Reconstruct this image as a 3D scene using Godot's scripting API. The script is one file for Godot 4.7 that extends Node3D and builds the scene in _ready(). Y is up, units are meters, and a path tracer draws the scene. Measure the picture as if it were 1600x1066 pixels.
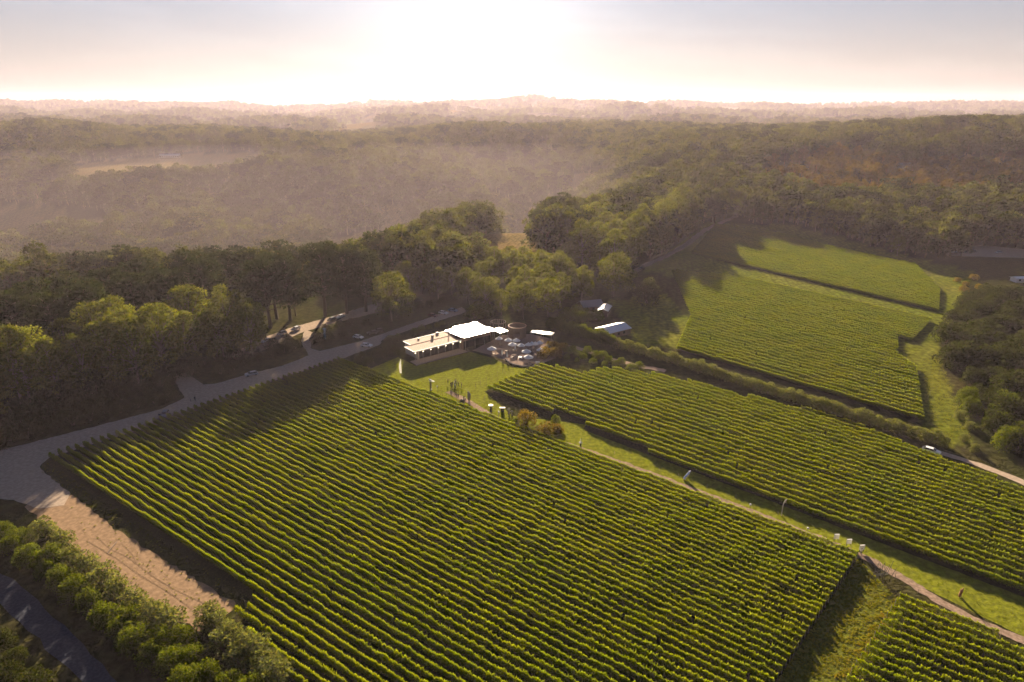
extends Node3D

var rng := RandomNumberGenerator.new()
var noise := FastNoiseLite.new()
var M := {}
var used := {}
var tree_meshes := {}
var sun_dir := Vector3(-0.06, 0.0, -1.0)

# ------------------------------------------------------------------ naming
func numbered(called: String) -> String:
	var n: int = used.get(called, 0)
	used[called] = n + 1
	return called if n == 0 else "%s_%03d" % [called, n]

func tag(o: Node3D, label: String, category: String, group := "", kind := "") -> void:
	if label: o.set_meta("label", label)
	if category: o.set_meta("category", category)
	if group: o.set_meta("group", group)
	if kind: o.set_meta("kind", kind)

func thing(called: String, label: String, category: String, at := Vector3.ZERO, turn := 0.0, group := "") -> Node3D:
	var o := Node3D.new()
	o.name = numbered(called)
	add_child(o, true)
	o.position = at
	o.rotation.y = turn
	tag(o, label, category, group)
	return o

func obj(called: String, mesh: Mesh, material: Material, parent: Node = null) -> MeshInstance3D:
	var o := MeshInstance3D.new()
	o.mesh = mesh
	if material: o.material_override = material
	if parent == null:
		o.name = numbered(called)
		add_child(o, true)
	else:
		o.name = called
		var n := 0
		while parent.has_node(NodePath(o.name)):
			n += 1
			o.name = "%s_%03d" % [called, n]
		parent.add_child(o, true)
	return o

func struct(called: String, mesh: Mesh, material: Material) -> MeshInstance3D:
	var o := obj(called, mesh, material)
	o.set_meta("kind", "structure")
	return o

# ------------------------------------------------------------------ materials
func lin(r: float, g: float, b: float) -> Color:
	return Color(r, g, b).linear_to_srgb()

func mat(r: float, g: float, b: float, rough := 0.8, metal := 0.0) -> StandardMaterial3D:
	var m := StandardMaterial3D.new()
	m.albedo_color = lin(r, g, b)
	m.roughness = rough
	m.metallic = metal
	return m

func leaf_mat(through: Color) -> StandardMaterial3D:
	var m := StandardMaterial3D.new()
	m.vertex_color_use_as_albedo = true
	m.roughness = 0.8
	m.specular_mode = BaseMaterial3D.SPECULAR_DISABLED
	m.backlight_enabled = true
	m.backlight = through
	m.cull_mode = BaseMaterial3D.CULL_DISABLED
	return m

func grain(freq: float, lo: float, hi: float, seed_: int, octaves := 5, size := 512, tint := Color.WHITE) -> NoiseTexture2D:
	var n := FastNoiseLite.new()
	n.seed = seed_
	n.noise_type = FastNoiseLite.TYPE_SIMPLEX_SMOOTH
	n.frequency = freq
	n.fractal_octaves = octaves
	var t := NoiseTexture2D.new()
	t.width = size
	t.height = size
	t.seamless = true
	t.noise = n
	var g := Gradient.new()
	g.set_color(0, Color(lo, lo, lo))
	g.set_color(1, Color(hi, hi, hi) * tint)
	t.color_ramp = g
	return t

func ground_mat(r: float, g: float, b: float, lo: float, scale: float, seed_: int, bump := 20.0, colors := false) -> StandardMaterial3D:
	var m := mat(r, g, b, 0.95)
	m.specular_mode = BaseMaterial3D.SPECULAR_DISABLED
	m.vertex_color_use_as_albedo = colors
	m.albedo_texture = grain(0.012, lo, 1.0, seed_)
	m.uv1_triplanar = true
	m.uv1_world_triplanar = true
	m.uv1_scale = Vector3.ONE / scale
	m.heightmap_enabled = bump > 0.0
	m.heightmap_texture = grain(0.03, 0.0, 1.0, seed_ + 7)
	m.heightmap_scale = bump
	return m

# ------------------------------------------------------------------ terrain
const PROFILE := [400, -30, 600, -62, 800, -42, 1000, 4, 1350, 40, 1600, 34, 1900, 5, 2350, 46, 2750, 8, 3400, 66, 3900, 34, 5000, 98, 6000, 80]

func profile(f: float) -> float:
	if f <= 400.0: return -30.0
	for i in range(0, PROFILE.size() - 2, 2):
		if f <= PROFILE[i + 2]:
			var t: float = (f - PROFILE[i]) / (PROFILE[i + 2] - PROFILE[i])
			return PROFILE[i + 1] + (PROFILE[i + 3] - PROFILE[i + 1]) * (t * t * (3.0 - 2.0 * t) * 0.5 + t * 0.5)
	return 80.0

func hgt(x: float, z: float) -> float:
	var f := -z
	if f < 340.0: return 0.0
	var a := x / f
	var edge := 355.0 + 200.0 * smoothstep(-0.25, -0.02, a)
	var pv := profile(f)
	var val := pv * smoothstep(0.0, 190.0, f - edge)
	var q := (47.0 + 15.0 * smoothstep(0.3, 0.7, a)) * smoothstep(460.0, 1000.0, f)
	q += (pv - q) * smoothstep(1150.0, 1800.0, f)
	var h := val + (q - val) * smoothstep(0.03, 0.25, a)
	var w := smoothstep(520.0, 1000.0, f)
	h += w * (1.0 - 0.65 * smoothstep(0.03, 0.25, a) * (1.0 - smoothstep(1150.0, 1800.0, f))) * (11.0 * sin(x * 0.0062 + 1.0) * sin(f * 0.0052) + 5.0 * sin(x * 0.015 + f * 0.011))
	var w2 := smoothstep(2200.0, 4000.0, f)
	h += w2 * (13.0 * sin(x * 0.0017 + 0.9) + 8.0 * sin(x * 0.0049 + f * 0.0013) + 5.0 * sin(x * 0.012)) + 15.0 * exp(-pow((a + 0.05) / 0.13, 2.0)) * smoothstep(3700.0, 4800.0, f)
	return h

func on(x: float, z: float, lift := 0.0) -> Vector3:
	return Vector3(x, hgt(x, z) + lift, z)

func poly(a: Array) -> PackedVector2Array:
	var p := PackedVector2Array()
	for i in range(0, a.size(), 2):
		p.append(Vector2(a[i], a[i + 1]))
	return p

func inside(p: Vector2, polys: Array) -> bool:
	for q in polys:
		if Geometry2D.is_point_in_polygon(p, q): return true
	return false

# ------------------------------------------------------------------ mesh making
class Buf:
	var v := PackedVector3Array()
	var c := PackedColorArray()
	var n := PackedVector3Array()
	var ix := PackedInt32Array()
	func tri(a: Vector3, b: Vector3, d: Vector3, col := Color.WHITE) -> void:
		var i := v.size()
		v.append(a); v.append(b); v.append(d)
		c.append(col); c.append(col); c.append(col)
		ix.append(i); ix.append(i + 1); ix.append(i + 2)
	func quad(a: Vector3, b: Vector3, d: Vector3, e: Vector3, col := Color.WHITE) -> void:
		var i := v.size()
		v.append(a); v.append(b); v.append(d); v.append(e)
		c.append(col); c.append(col); c.append(col); c.append(col)
		ix.append(i); ix.append(i + 1); ix.append(i + 2)
		ix.append(i); ix.append(i + 2); ix.append(i + 3)
	# a leaf spray: a pointed blade of two triangles
	func leaf(p: Vector3, along: Vector3, across: Vector3, col: Color) -> void:
		quad(p, p + along * 0.45 + across, p + along, p + along * 0.45 - across, col)
	func box(lo: Vector3, hi: Vector3, t := Transform3D(), col := Color.WHITE) -> void:
		var k: Array[Vector3] = []
		for i in 8:
			k.append(t * Vector3(hi.x if i & 1 else lo.x, hi.y if i & 2 else lo.y, hi.z if i & 4 else lo.z))
		quad(k[0], k[2], k[3], k[1], col); quad(k[5], k[7], k[6], k[4], col)
		quad(k[4], k[6], k[2], k[0], col); quad(k[1], k[3], k[7], k[5], col)
		quad(k[2], k[6], k[7], k[3], col); quad(k[4], k[0], k[1], k[5], col)
	func tube(pts: Array, radii: Array, sides := 7, col := Color.WHITE, cap := true) -> void:
		var start := v.size()
		for i in pts.size():
			var d: Vector3 = (pts[mini(i + 1, pts.size() - 1)] - pts[maxi(i - 1, 0)]).normalized()
			var s := d.cross(Vector3(0.31, 0.2, 0.93)).normalized()
			var u := d.cross(s)
			for k in sides:
				var an := TAU * k / sides
				v.append(pts[i] + (s * cos(an) + u * sin(an)) * radii[i])
				c.append(col)
		for i in pts.size() - 1:
			for k in sides:
				var p := start + i * sides + k
				var q := start + i * sides + (k + 1) % sides
				ix.append_array([p, q, q + sides, p, q + sides, p + sides])
		if cap:
			var top: int = start + (pts.size() - 1) * sides
			for k in range(1, sides - 1):
				ix.append_array([top, top + k, top + k + 1])
				ix.append_array([start, start + k + 1, start + k])
	# rings of (radius, height) turned round the y axis
	func lathe(prof: Array, sides := 20, at := Vector3.ZERO, col := Color.WHITE, start_a := 0.0, sweep := TAU) -> void:
		for i in prof.size() - 1:
			for k in sides:
				var a := start_a + sweep * k / sides
				var b := start_a + sweep * (k + 1) / sides
				var p: Vector2 = prof[i]
				var q: Vector2 = prof[i + 1]
				quad(at + Vector3(cos(a) * p.x, p.y, sin(a) * p.x), at + Vector3(cos(b) * p.x, p.y, sin(b) * p.x), at + Vector3(cos(b) * q.x, q.y, sin(b) * q.x), at + Vector3(cos(a) * q.x, q.y, sin(a) * q.x), col)
	func ball(at: Vector3, r: Vector3, col := Color.WHITE, sides := 10, rows := 6) -> void:
		for i in rows:
			for k in sides:
				var t0 := PI * i / rows; var t1 := PI * (i + 1) / rows
				var a := TAU * k / sides; var b := TAU * (k + 1) / sides
				quad(at + r * Vector3(sin(t0) * cos(a), cos(t0), sin(t0) * sin(a)), at + r * Vector3(sin(t0) * cos(b), cos(t0), sin(t0) * sin(b)), at + r * Vector3(sin(t1) * cos(b), cos(t1), sin(t1) * sin(b)), at + r * Vector3(sin(t1) * cos(a), cos(t1), sin(t1) * sin(a)), col)
	func prism(p: PackedVector2Array, y0: float, y1: float, t := Transform3D(), col := Color.WHITE) -> void:
		var tris := Geometry2D.triangulate_polygon(p)
		for i in range(0, tris.size(), 3):
			tri(t * Vector3(p[tris[i]].x, y1, p[tris[i]].y), t * Vector3(p[tris[i + 1]].x, y1, p[tris[i + 1]].y), t * Vector3(p[tris[i + 2]].x, y1, p[tris[i + 2]].y), col)
			tri(t * Vector3(p[tris[i]].x, y0, p[tris[i]].y), t * Vector3(p[tris[i + 2]].x, y0, p[tris[i + 2]].y), t * Vector3(p[tris[i + 1]].x, y0, p[tris[i + 1]].y), col)
		for i in p.size():
			var a := p[i]
			var b := p[(i + 1) % p.size()]
			quad(t * Vector3(a.x, y0, a.y), t * Vector3(b.x, y0, b.y), t * Vector3(b.x, y1, b.y), t * Vector3(a.x, y1, a.y), col)
	func mesh(smooth := false) -> ArrayMesh:
		var a := []
		a.resize(Mesh.ARRAY_MAX)
		a[Mesh.ARRAY_VERTEX] = v
		a[Mesh.ARRAY_COLOR] = c
		if smooth:
			var nn := PackedVector3Array()
			nn.resize(v.size())
			for i in range(0, ix.size(), 3):
				var f := (v[ix[i + 2]] - v[ix[i]]).cross(v[ix[i + 1]] - v[ix[i]])
				for k in 3: nn[ix[i + k]] += f
			for i in nn.size(): nn[i] = nn[i].normalized()
			a[Mesh.ARRAY_NORMAL] = nn
		a[Mesh.ARRAY_INDEX] = ix
		var m := ArrayMesh.new()
		m.add_surface_from_arrays(Mesh.PRIMITIVE_TRIANGLES, a)
		return m

# a sheet over the terrain inside an outline, cut into squares so that its edge can be ragged and it follows the ground
func sheet(p: PackedVector2Array, lift: float) -> ArrayMesh:
	var b := Buf.new()
	var tris := Geometry2D.triangulate_polygon(p)
	for i in range(0, tris.size(), 3):
		var q: Array[Vector3] = []
		for k in 3: q.append(Vector3(p[tris[i + k]].x, hgt(p[tris[i + k]].x, p[tris[i + k]].y) + lift, p[tris[i + k]].y))
		if (q[1] - q[0]).cross(q[2] - q[0]).y > 0.0: b.tri(q[0], q[2], q[1])
		else: b.tri(q[0], q[1], q[2])
	return b.mesh()

# the same outline with small wobbles every metre or two, as worn edges have
func ragged(p: PackedVector2Array, amp: float, step := 1.6) -> PackedVector2Array:
	var out := PackedVector2Array()
	for i in p.size():
		var a := p[i]
		var b := p[(i + 1) % p.size()]
		var n := maxi(1, int(a.distance_to(b) / step))
		var s := (b - a).orthogonal().normalized()
		for k in n:
			var q := a.lerp(b, float(k) / n)
			out.append(q + s * (noise.get_noise_2d(q.x * 14.0, q.y * 14.0) * amp + rng.randf_range(-0.25, 0.25) * amp))
	return out

# a track along a line of points, of a width that wavers
func ribbon(line: PackedVector2Array, width: float, lift: float, step := 1.5) -> ArrayMesh:
	var pts := PackedVector2Array()
	for i in line.size() - 1:
		var p0 := line[maxi(i - 1, 0)]; var p3 := line[mini(i + 2, line.size() - 1)]
		var n := maxi(1, int(line[i].distance_to(line[i + 1]) / step))
		for k in n: pts.append(line[i].cubic_interpolate(line[i + 1], p0, p3, float(k) / n))
	pts.append(line[line.size() - 1])
	var b := Buf.new()
	var was: Array[Vector3] = []
	for i in pts.size():
		var d := (pts[mini(i + 1, pts.size() - 1)] - pts[maxi(i - 1, 0)]).normalized().orthogonal()
		var l := pts[i] + d * width * (0.5 + noise.get_noise_2d(pts[i].x * 9.0, pts[i].y * 9.0) * 0.25 + rng.randf_range(-0.05, 0.05))
		var r := pts[i] - d * width * (0.5 + noise.get_noise_2d(pts[i].y * 9.0 + 400.0, pts[i].x * 9.0) * 0.25 + rng.randf_range(-0.05, 0.05))
		var now: Array[Vector3] = [on(l.x, l.y, lift), on(r.x, r.y, lift)]
		if i: b.quad(was[0], now[0], now[1], was[1])
		was = now
	return b.mesh()

func make_terrain() -> void:
	var b := Buf.new()
	var radii: Array[float] = [0.0, 30.0, 60.0]
	while radii[-1] < 6000.0: radii.append(radii[-1] * 1.022 + 0.2)
	var angles: Array[float] = []
	for i in 320: angles.append(deg_to_rad(-52.0 + 104.0 * i / 320.0))
	for i in 64: angles.append(deg_to_rad(52.0 + 256.0 * i / 64.0))
	var na := angles.size()
	var dry: Array = []
	for k in ["grass_slope", "paddock", "track_paddock", "left_slope", "far_field", "far_field_2", "far_field_3"]: dry.append(Z[k])
	var green: Array = []
	for k in ["right_field", "right_vines", "right_field_2", "right_field_3", "verge_right", "lawn_hollow"]: green.append(Z[k])
	for r in radii:
		for a in angles:
			var x := sin(a) * r
			var z := -cos(a) * r
			b.v.append(Vector3(x, hgt(x, z), z))
			var p := Vector2(x, z)
			var n := noise.get_noise_2d(x * 0.35, z * 0.35)
			var col := Color(0.05, 0.058, 0.018).lerp(Color(0.085, 0.075, 0.032), clampf(n + 0.35, 0.0, 1.0))
			if r > 180.0 and absf(a) < 1.0:
				if inside(p, dry): col = Color(0.27, 0.19, 0.075).lerp(Color(0.2, 0.16, 0.06), clampf(n + 0.5, 0.0, 1.0))
				elif inside(p, green): col = Color(0.15, 0.185, 0.018).lerp(Color(0.19, 0.195, 0.03), clampf(n + 0.4, 0.0, 1.0))
				elif r > 600.0 and x < r * 0.12 and noise.get_noise_2d(x * 0.16 + 900.0, z * 0.16) < -0.26: col = Color(0.3, 0.225, 0.085)
				elif r > 1900.0 and noise.get_noise_2d(x * 0.09 + 50.0, z * 0.03) > 0.22: col = Color(0.2, 0.17, 0.08)
			b.c.append(col)
	for i in radii.size() - 1:
		for k in na:
			var p := i * na + k
			var q := i * na + (k + 1) % na
			b.ix.append_array([p, q + na, q, p, p + na, q + na])
	struct("ground", b.mesh(true), ground_mat(1.0, 1.0, 1.0, 0.55, 23.0, 3, 18.0, true))

# ------------------------------------------------------------------ plants
func unit() -> Vector3:
	while true:
		var p := Vector3(rng.randf_range(-1, 1), rng.randf_range(-1, 1), rng.randf_range(-1, 1))
		if p.length() < 1.0 and p.length() > 0.05: return p.normalized()
	return Vector3.UP

# one clump of leaves: sprays through an ellipsoid, thickest towards its outside and top
func clump(b: Buf, at: Vector3, r: Vector3, count: int, size: float, base: Color, vary: float, droop := 0.0) -> void:
	for i in count:
		var u := unit()
		if u.y < -0.35 and rng.randf() < 0.6: u.y = -u.y
		var p := at + u * r * pow(rng.randf(), 0.28)
		var out := (u + unit() * 0.7 - Vector3(0, droop, 0)).normalized()
		var across := out.cross(unit()).normalized()
		var l := size * rng.randf_range(0.6, 1.35)
		var k := rng.randf_range(1.0 - vary, 1.0 + vary)
		var warm := rng.randf_range(-0.12, 0.16)
		b.leaf(p, out * l, across * l * rng.randf_range(0.28, 0.42), Color(base.r * k * (1.0 + warm), base.g * k, base.b * k * (1.0 - warm)))

func gum(h: float, r: float, clumps: int, per: int, size: float, base: Color) -> Array:
	var t := Buf.new()
	var c := Buf.new()
	var lean := Vector3(rng.randf_range(-0.06, 0.06), 1.0, rng.randf_range(-0.06, 0.06))
	var fork := h * rng.randf_range(0.22, 0.34)
	var bark := Color(0.2, 0.16, 0.12)
	t.tube([Vector3(0, -0.4, 0), lean * fork * 0.5 + Vector3(rng.randf_range(-0.2, 0.2), 0, 0.1), lean * fork, lean * h * 0.75], [h * 0.022, h * 0.017, h * 0.014, h * 0.006], 7, bark)
	for i in clumps:
		var an := TAU * (i * 0.618) + rng.randf_range(-0.4, 0.4)
		var up_ := (float(i) + 0.5) / clumps
		var spread := r * (0.25 + 0.75 * sqrt(1.0 - pow(absf(up_ * 1.35 - 0.45), 1.6))) * rng.randf_range(0.55, 1.0)
		var at := Vector3(cos(an) * spread, h * (0.24 + 0.7 * up_) + rng.randf_range(-0.5, 0.5), sin(an) * spread)
		if i >= clumps - 2: at = Vector3(rng.randf_range(-0.2, 0.2) * r, h * 0.94, rng.randf_range(-0.2, 0.2) * r)
		var from: Vector3 = lean * (fork + (at.y - fork) * 0.35)
		t.tube([from, from.lerp(at, 0.55) + Vector3(0, 0.3, 0), at], [h * 0.008, h * 0.005, h * 0.0025], 5, bark, false)
		var s := r * rng.randf_range(0.24, 0.42)
		clump(c, at, Vector3(s, s * rng.randf_range(0.62, 0.85), s), per, size, base * rng.randf_range(0.85, 1.15), 0.3, 0.25)
	return [t.mesh(true), c.mesh()]

func cypress(h: float, r: float, clumps: int, per: int, size: float, base: Color) -> Array:
	var t := Buf.new()
	var c := Buf.new()
	var bark := Color(0.1, 0.075, 0.055)
	t.tube([Vector3(0, -0.4, 0), Vector3(0.2, h * 0.3, 0.1), Vector3(0.1, h * 0.8, 0)], [h * 0.03, h * 0.022, h * 0.006], 8, bark)
	for i in clumps:
		var up_ := (float(i) + 0.5) / clumps
		var an := TAU * (i * 0.618) + rng.randf_range(-0.5, 0.5)
		var spread := r * rng.randf_range(0.3, 1.0) * (1.0 - 0.45 * pow(up_, 3.0))
		var at := Vector3(cos(an) * spread, h * (0.3 + 0.66 * up_), sin(an) * spread)
		var from := Vector3(0.1, at.y - h * 0.08, 0)
		t.tube([from, from.lerp(at, 0.6), at], [h * 0.009, h * 0.006, h * 0.002], 5, bark, false)
		var s := r * rng.randf_range(0.32, 0.5)
		clump(c, at, Vector3(s, s * rng.randf_range(0.3, 0.45), s), per, size, base * rng.randf_range(0.8, 1.2), 0.25)
	return [t.mesh(true), c.mesh()]

func bush(h: float, r: float, clumps: int, per: int, size: float, base: Color) -> Array:
	var t := Buf.new()
	var c := Buf.new()
	for i in 4:
		var an := TAU * i / 4.0 + rng.randf_range(-0.4, 0.4)
		t.tube([Vector3(0, -0.2, 0), Vector3(cos(an) * r * 0.25, h * 0.3, sin(an) * r * 0.25), Vector3(cos(an) * r * 0.5, h * 0.65, sin(an) * r * 0.5)], [0.12, 0.09, 0.03], 5, Color(0.13, 0.1, 0.07))
	for i in clumps:
		var up_ := (float(i) + 0.5) / clumps
		var an := TAU * (i * 0.618) + rng.randf_range(-0.4, 0.4)
		var s := r * rng.randf_range(0.36, 0.52)
		var spread := (r - s * 0.6) * sqrt(1.0 - up_ * up_ * 0.85) * rng.randf_range(0.65, 1.0)
		clump(c, Vector3(cos(an) * spread, maxf(s * 0.55, up_ * (h - s * 0.6)), sin(an) * spread), Vector3(s, s * 0.8, s), per, size, base * rng.randf_range(0.8, 1.2), 0.3)
	return [t.mesh(true), c.mesh()]

func make_plants() -> void:
	var gum_g := Color(0.07, 0.08, 0.018)
	for i in 6: tree_meshes["gum%d" % i] = gum(18.0, 5.6 + 0.25 * (i % 3), 22 + i, 200, 0.55, gum_g * (1.3 + 0.09 * i))
	for i in 4: tree_meshes["cypress%d" % i] = cypress(22.0, 7.2, 28, 170, 0.75, Color(0.02, 0.027, 0.011))
	for i in 4: tree_meshes["bush%d" % i] = bush(5.0, 3.4, 15, 200, 0.36, Color(0.08, 0.105, 0.014))
	for i in 3: tree_meshes["dark%d" % i] = bush(5.0, 3.4, 12, 170, 0.42, Color(0.032, 0.04, 0.014))
	for i in 3: tree_meshes["olive%d" % i] = bush(4.4, 2.3, 10, 150, 0.34, Color(0.13, 0.15, 0.075))
	for i in 2: tree_meshes["rust%d" % i] = bush(3.6, 2.6, 10, 150, 0.34, Color(0.13, 0.1, 0.022))
	for i in 4: tree_meshes["far%d" % i] = gum(17.0, 6.4, 16, 70, 1.05, gum_g * (0.8 + 0.1 * i))
	for i in 2: tree_meshes["fardark%d" % i] = cypress(19.0, 7.0, 14, 80, 1.2, Color(0.024, 0.031, 0.013))
	for k in tree_meshes:
		for m in tree_meshes[k]: tri_total += m.surface_get_array_index_len(0) / 3
	M.leaf = leaf_mat(Color(1.0, 0.97, 0.55))
	M.bark = mat(1, 1, 1, 0.95)
	M.bark.vertex_color_use_as_albedo = true

var tri_total := 0
var kinds := {"gum": 6, "cypress": 4, "bush": 4, "dark": 3, "olive": 3, "rust": 2}
var proto := {}
const NAMES := {"gum": ["gum_tree", "tree"], "cypress": ["cypress_tree", "tree"], "bush": ["leafy_shrub", "shrub"], "dark": ["dark_shrub", "shrub"], "olive": ["hedge_shrub", "shrub"], "rust": ["rusty_shrub", "shrub"]}
const FULL := {"gum": 18.0, "cypress": 22.0, "bush": 5.0, "dark": 5.0, "olive": 4.4, "rust": 3.6}

func plant(kind: String, x: float, z: float, h: float, label: String, group: String, wide := 1.0) -> Node3D:
	var key := "%s%d" % [kind, rng.randi() % kinds[kind]]
	var s: float = h / FULL[kind]
	var t: Node3D
	if proto.has(key):
		t = proto[key].duplicate()
		t.name = numbered(NAMES[kind][0])
		add_child(t, true)
	else:
		t = thing(NAMES[kind][0], "", "")
		obj("trunk" if kind in ["gum", "cypress"] else "stem", tree_meshes[key][0], M.bark, t)
		obj("crown" if kind in ["gum", "cypress"] else "foliage", tree_meshes[key][1], M.leaf, t)
		proto[key] = t
	t.position = on(x, z)
	t.rotation.y = rng.randf() * TAU
	var w := s * wide * rng.randf_range(0.92, 1.1)
	t.scale = Vector3(w, s, w)
	tag(t, label, NAMES[kind][1], group)
	return t

# [x, z, height, ...] at given places
func plants(kind: String, a: Array, label: String, group: String, wide := 1.0) -> void:
	for i in range(0, a.size(), 3): plant(kind, a[i], a[i + 1], a[i + 2], label, group, wide)

# [x, z, ...] with heights drawn at random
func row_of(kind: String, a: Array, h0: float, h1: float, label: String, group: String, wide := 1.0) -> void:
	var loose := 3.0 if kind in ["gum", "cypress"] else 0.4
	for i in range(0, a.size(), 2): plant(kind, a[i] + rng.randf_range(-loose, loose), a[i + 1] + rng.randf_range(-loose, loose), rng.randf_range(h0, h1), label, group, wide)

# places at least gap apart inside an outline
func scatter(p: PackedVector2Array, gap: float, most: int) -> Array:
	var lo := p[0]
	var hi := p[0]
	for q in p:
		lo = lo.min(q)
		hi = hi.max(q)
	var got: Array = []
	for i in most * 40:
		if got.size() >= most: break
		var q := Vector2(rng.randf_range(lo.x, hi.x), rng.randf_range(lo.y, hi.y))
		if not Geometry2D.is_point_in_polygon(q, p): continue
		var free := true
		for o in got:
			if q.distance_to(o) < gap:
				free = false
				break
		if free: got.append(q)
	return got

func grove(kind: String, p: PackedVector2Array, gap: float, most: int, h0: float, h1: float, label: String, group: String, wide := 1.0) -> void:
	for q in scatter(p, gap, most): plant(kind, q.x, q.y, rng.randf_range(h0, h1), label, group, wide)

func copies(called: String, mesh: Mesh, material: Material, at: Array, colors: Array, parent: Node = null) -> MultiMeshInstance3D:
	var mm := MultiMesh.new()
	mm.transform_format = MultiMesh.TRANSFORM_3D
	mm.use_colors = colors.size() > 0
	mm.mesh = mesh
	mm.instance_count = at.size()
	for i in at.size():
		mm.set_instance_transform(i, at[i])
		if colors.size(): mm.set_instance_color(i, colors[i])
	var o := MultiMeshInstance3D.new()
	o.multimesh = mm
	o.material_override = material
	o.set_meta("kind", "stuff")
	if parent:
		o.name = called
		parent.add_child(o, true)
	else:
		o.name = numbered(called)
		add_child(o, true)
	return o

# the woods beyond the trees one can tell apart
func make_forest() -> void:
	var clear: Array = []
	for k in ["grass_slope", "paddock", "track_paddock", "left_slope", "far_field", "far_field_2", "far_field_3", "right_field", "right_vines", "right_field_2", "right_field_3", "upper_block", "top_block", "verge_right", "yard", "lawn_hollow", "path_strip", "left_gap"]: clear.append(Z[k])
	var at := {}
	var tint := {}
	for k in ["far0", "far1", "far2", "far3", "fardark0", "fardark1"]:
		at[k] = []
		tint[k] = []
	var f := 372.0
	while f < 5700.0:
		var gap := 7.6 + maxf(0.0, f - 500.0) * 0.0052
		var wide := f * 0.86 + 60.0
		var x := -wide
		while x < wide:
			var p := Vector2(x + rng.randf_range(-0.45, 0.45) * gap, -f + rng.randf_range(-0.45, 0.45) * gap)
			x += gap
			if p.x > -20.0 and f < 470.0: continue
			if p.x <= -20.0 and f < 385.0 + 55.0 * smoothstep(-60.0, -140.0, p.x): continue
			var n := noise.get_noise_2d(p.x * 0.16 + 900.0, p.y * 0.16)
			if (n < -0.42 or n < -0.28 and f > 600.0 and p.x < f * 0.12) and rng.randf() < 0.93: continue
			if f > 1900.0 and noise.get_noise_2d(p.x * 0.09 + 50.0, p.y * 0.03) > 0.2: continue
			if inside(p, clear): continue
			var dark := noise.get_noise_2d(p.x * 0.3 - 300.0, p.y * 0.3) > 0.3
			var k := "fardark%d" % (rng.randi() % 2) if dark else "far%d" % (rng.randi() % 4)
			var s := rng.randf_range(0.75, 1.3) * (1.0 + 0.35 * (1.0 - smoothstep(700.0, 1100.0, f)) * (1.0 - smoothstep(0.1, 0.3, p.x / f)) + maxf(0.0, f - 900.0) * 0.00012)
			if inside(p, [Z.russet]): s *= 0.6
			var w := s * rng.randf_range(0.9, 1.25)
			at[k].append(Transform3D(Basis(Vector3.UP, rng.randf() * TAU).scaled(Vector3(w, s, w)), on(p.x, p.y, -0.3)))
			var c := Color(1, 1, 1) * rng.randf_range(0.75, 1.2)
			if inside(p, [Z.russet]): c = Color(1.75, 1.08, 0.75) * rng.randf_range(0.7, 1.2)
			tint[k].append(c)
		f += gap
	var total := 0
	for k in at:
		var b := Buf.new()
		var parts: Array = tree_meshes[k]
		for m in parts:
			var a: Array = m.surface_get_arrays(0)
			var base := b.v.size()
			b.v.append_array(a[Mesh.ARRAY_VERTEX])
			b.c.append_array(a[Mesh.ARRAY_COLOR])
			for i in a[Mesh.ARRAY_INDEX]: b.ix.append(base + i)
		var o := copies("forest", b.mesh(), M.leaf, at[k], tint[k])
		tag(o, "hazy bushland of gum trees filling the valley and hills behind the winery" if k.begins_with("far") and not k.begins_with("fardark") else "darker stands of pines scattered through the hazy valley woods", "forest")
		total += at[k].size()
	print("forest ", total)

# ------------------------------------------------------------------ vines
var vine_meshes: Array = []

func make_vine_segments() -> void:
	for s in 6:
		var b := Buf.new()
		var base := Color(0.165, 0.198, 0.015)
		for i in 230:
			var y := 0.5 + 1.25 * pow(rng.randf(), 0.8)
			var half := 0.21 * (1.0 - 0.35 * maxf(0.0, y - 1.3))
			var side := 1.0 if rng.randf() < 0.5 else -1.0
			var p := Vector3(rng.randf_range(-0.72, 0.72), y, side * half * rng.randf())
			var out := (Vector3(rng.randf_range(-0.6, 0.6), rng.randf_range(-0.5, 0.9), side) + unit() * 0.6).normalized()
			var across := out.cross(unit()).normalized()
			var l := rng.randf_range(0.16, 0.32)
			var k := rng.randf_range(0.65, 1.3)
			b.leaf(p, out * l, across * l * 0.45, Color(base.r * k * rng.randf_range(0.8, 1.25), base.g * k, base.b * k))
		for i in 34:
			var p := Vector3(rng.randf_range(-0.7, 0.7), rng.randf_range(1.55, 1.75), rng.randf_range(-0.22, 0.22))
			var up_ := Vector3(rng.randf_range(-0.4, 0.4), 1.0, rng.randf_range(-0.4, 0.4)).normalized()
			var l := rng.randf_range(0.2, 0.65)
			b.leaf(p, up_ * l, up_.cross(unit()).normalized() * rng.randf_range(0.07, 0.13), Color(0.21, 0.25, 0.018) * rng.randf_range(0.8, 1.2))
		for i in 2:
			var x := rng.randf_range(-0.6, 0.6)
			b.tube([Vector3(x, -0.05, 0), Vector3(x + 0.05, 0.7, 0.03)], [0.04, 0.03], 4, Color(0.08, 0.06, 0.045), false)
		vine_meshes.append(b.mesh())
	M.vine = leaf_mat(Color(1.0, 1.0, 0.4))
	M.post = ground_mat(0.3, 0.27, 0.23, 0.6, 0.8, 31, 0.0)
	var pb := Buf.new()
	pb.tube([Vector3(0, -0.1, 0), Vector3(0, 1.85, 0)], [0.075, 0.07], 6)
	post_mesh = pb.mesh(true)

var post_mesh: Mesh
var seg_total := 0

# the stretches of a line that lie inside an outline
func clip(a: Vector2, b: Vector2, p: PackedVector2Array) -> Array:
	var got: Array = []
	for l in Geometry2D.intersect_polyline_with_polygon(PackedVector2Array([a, b]), p): got.append([l[0], l[l.size() - 1]])
	return got

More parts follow.
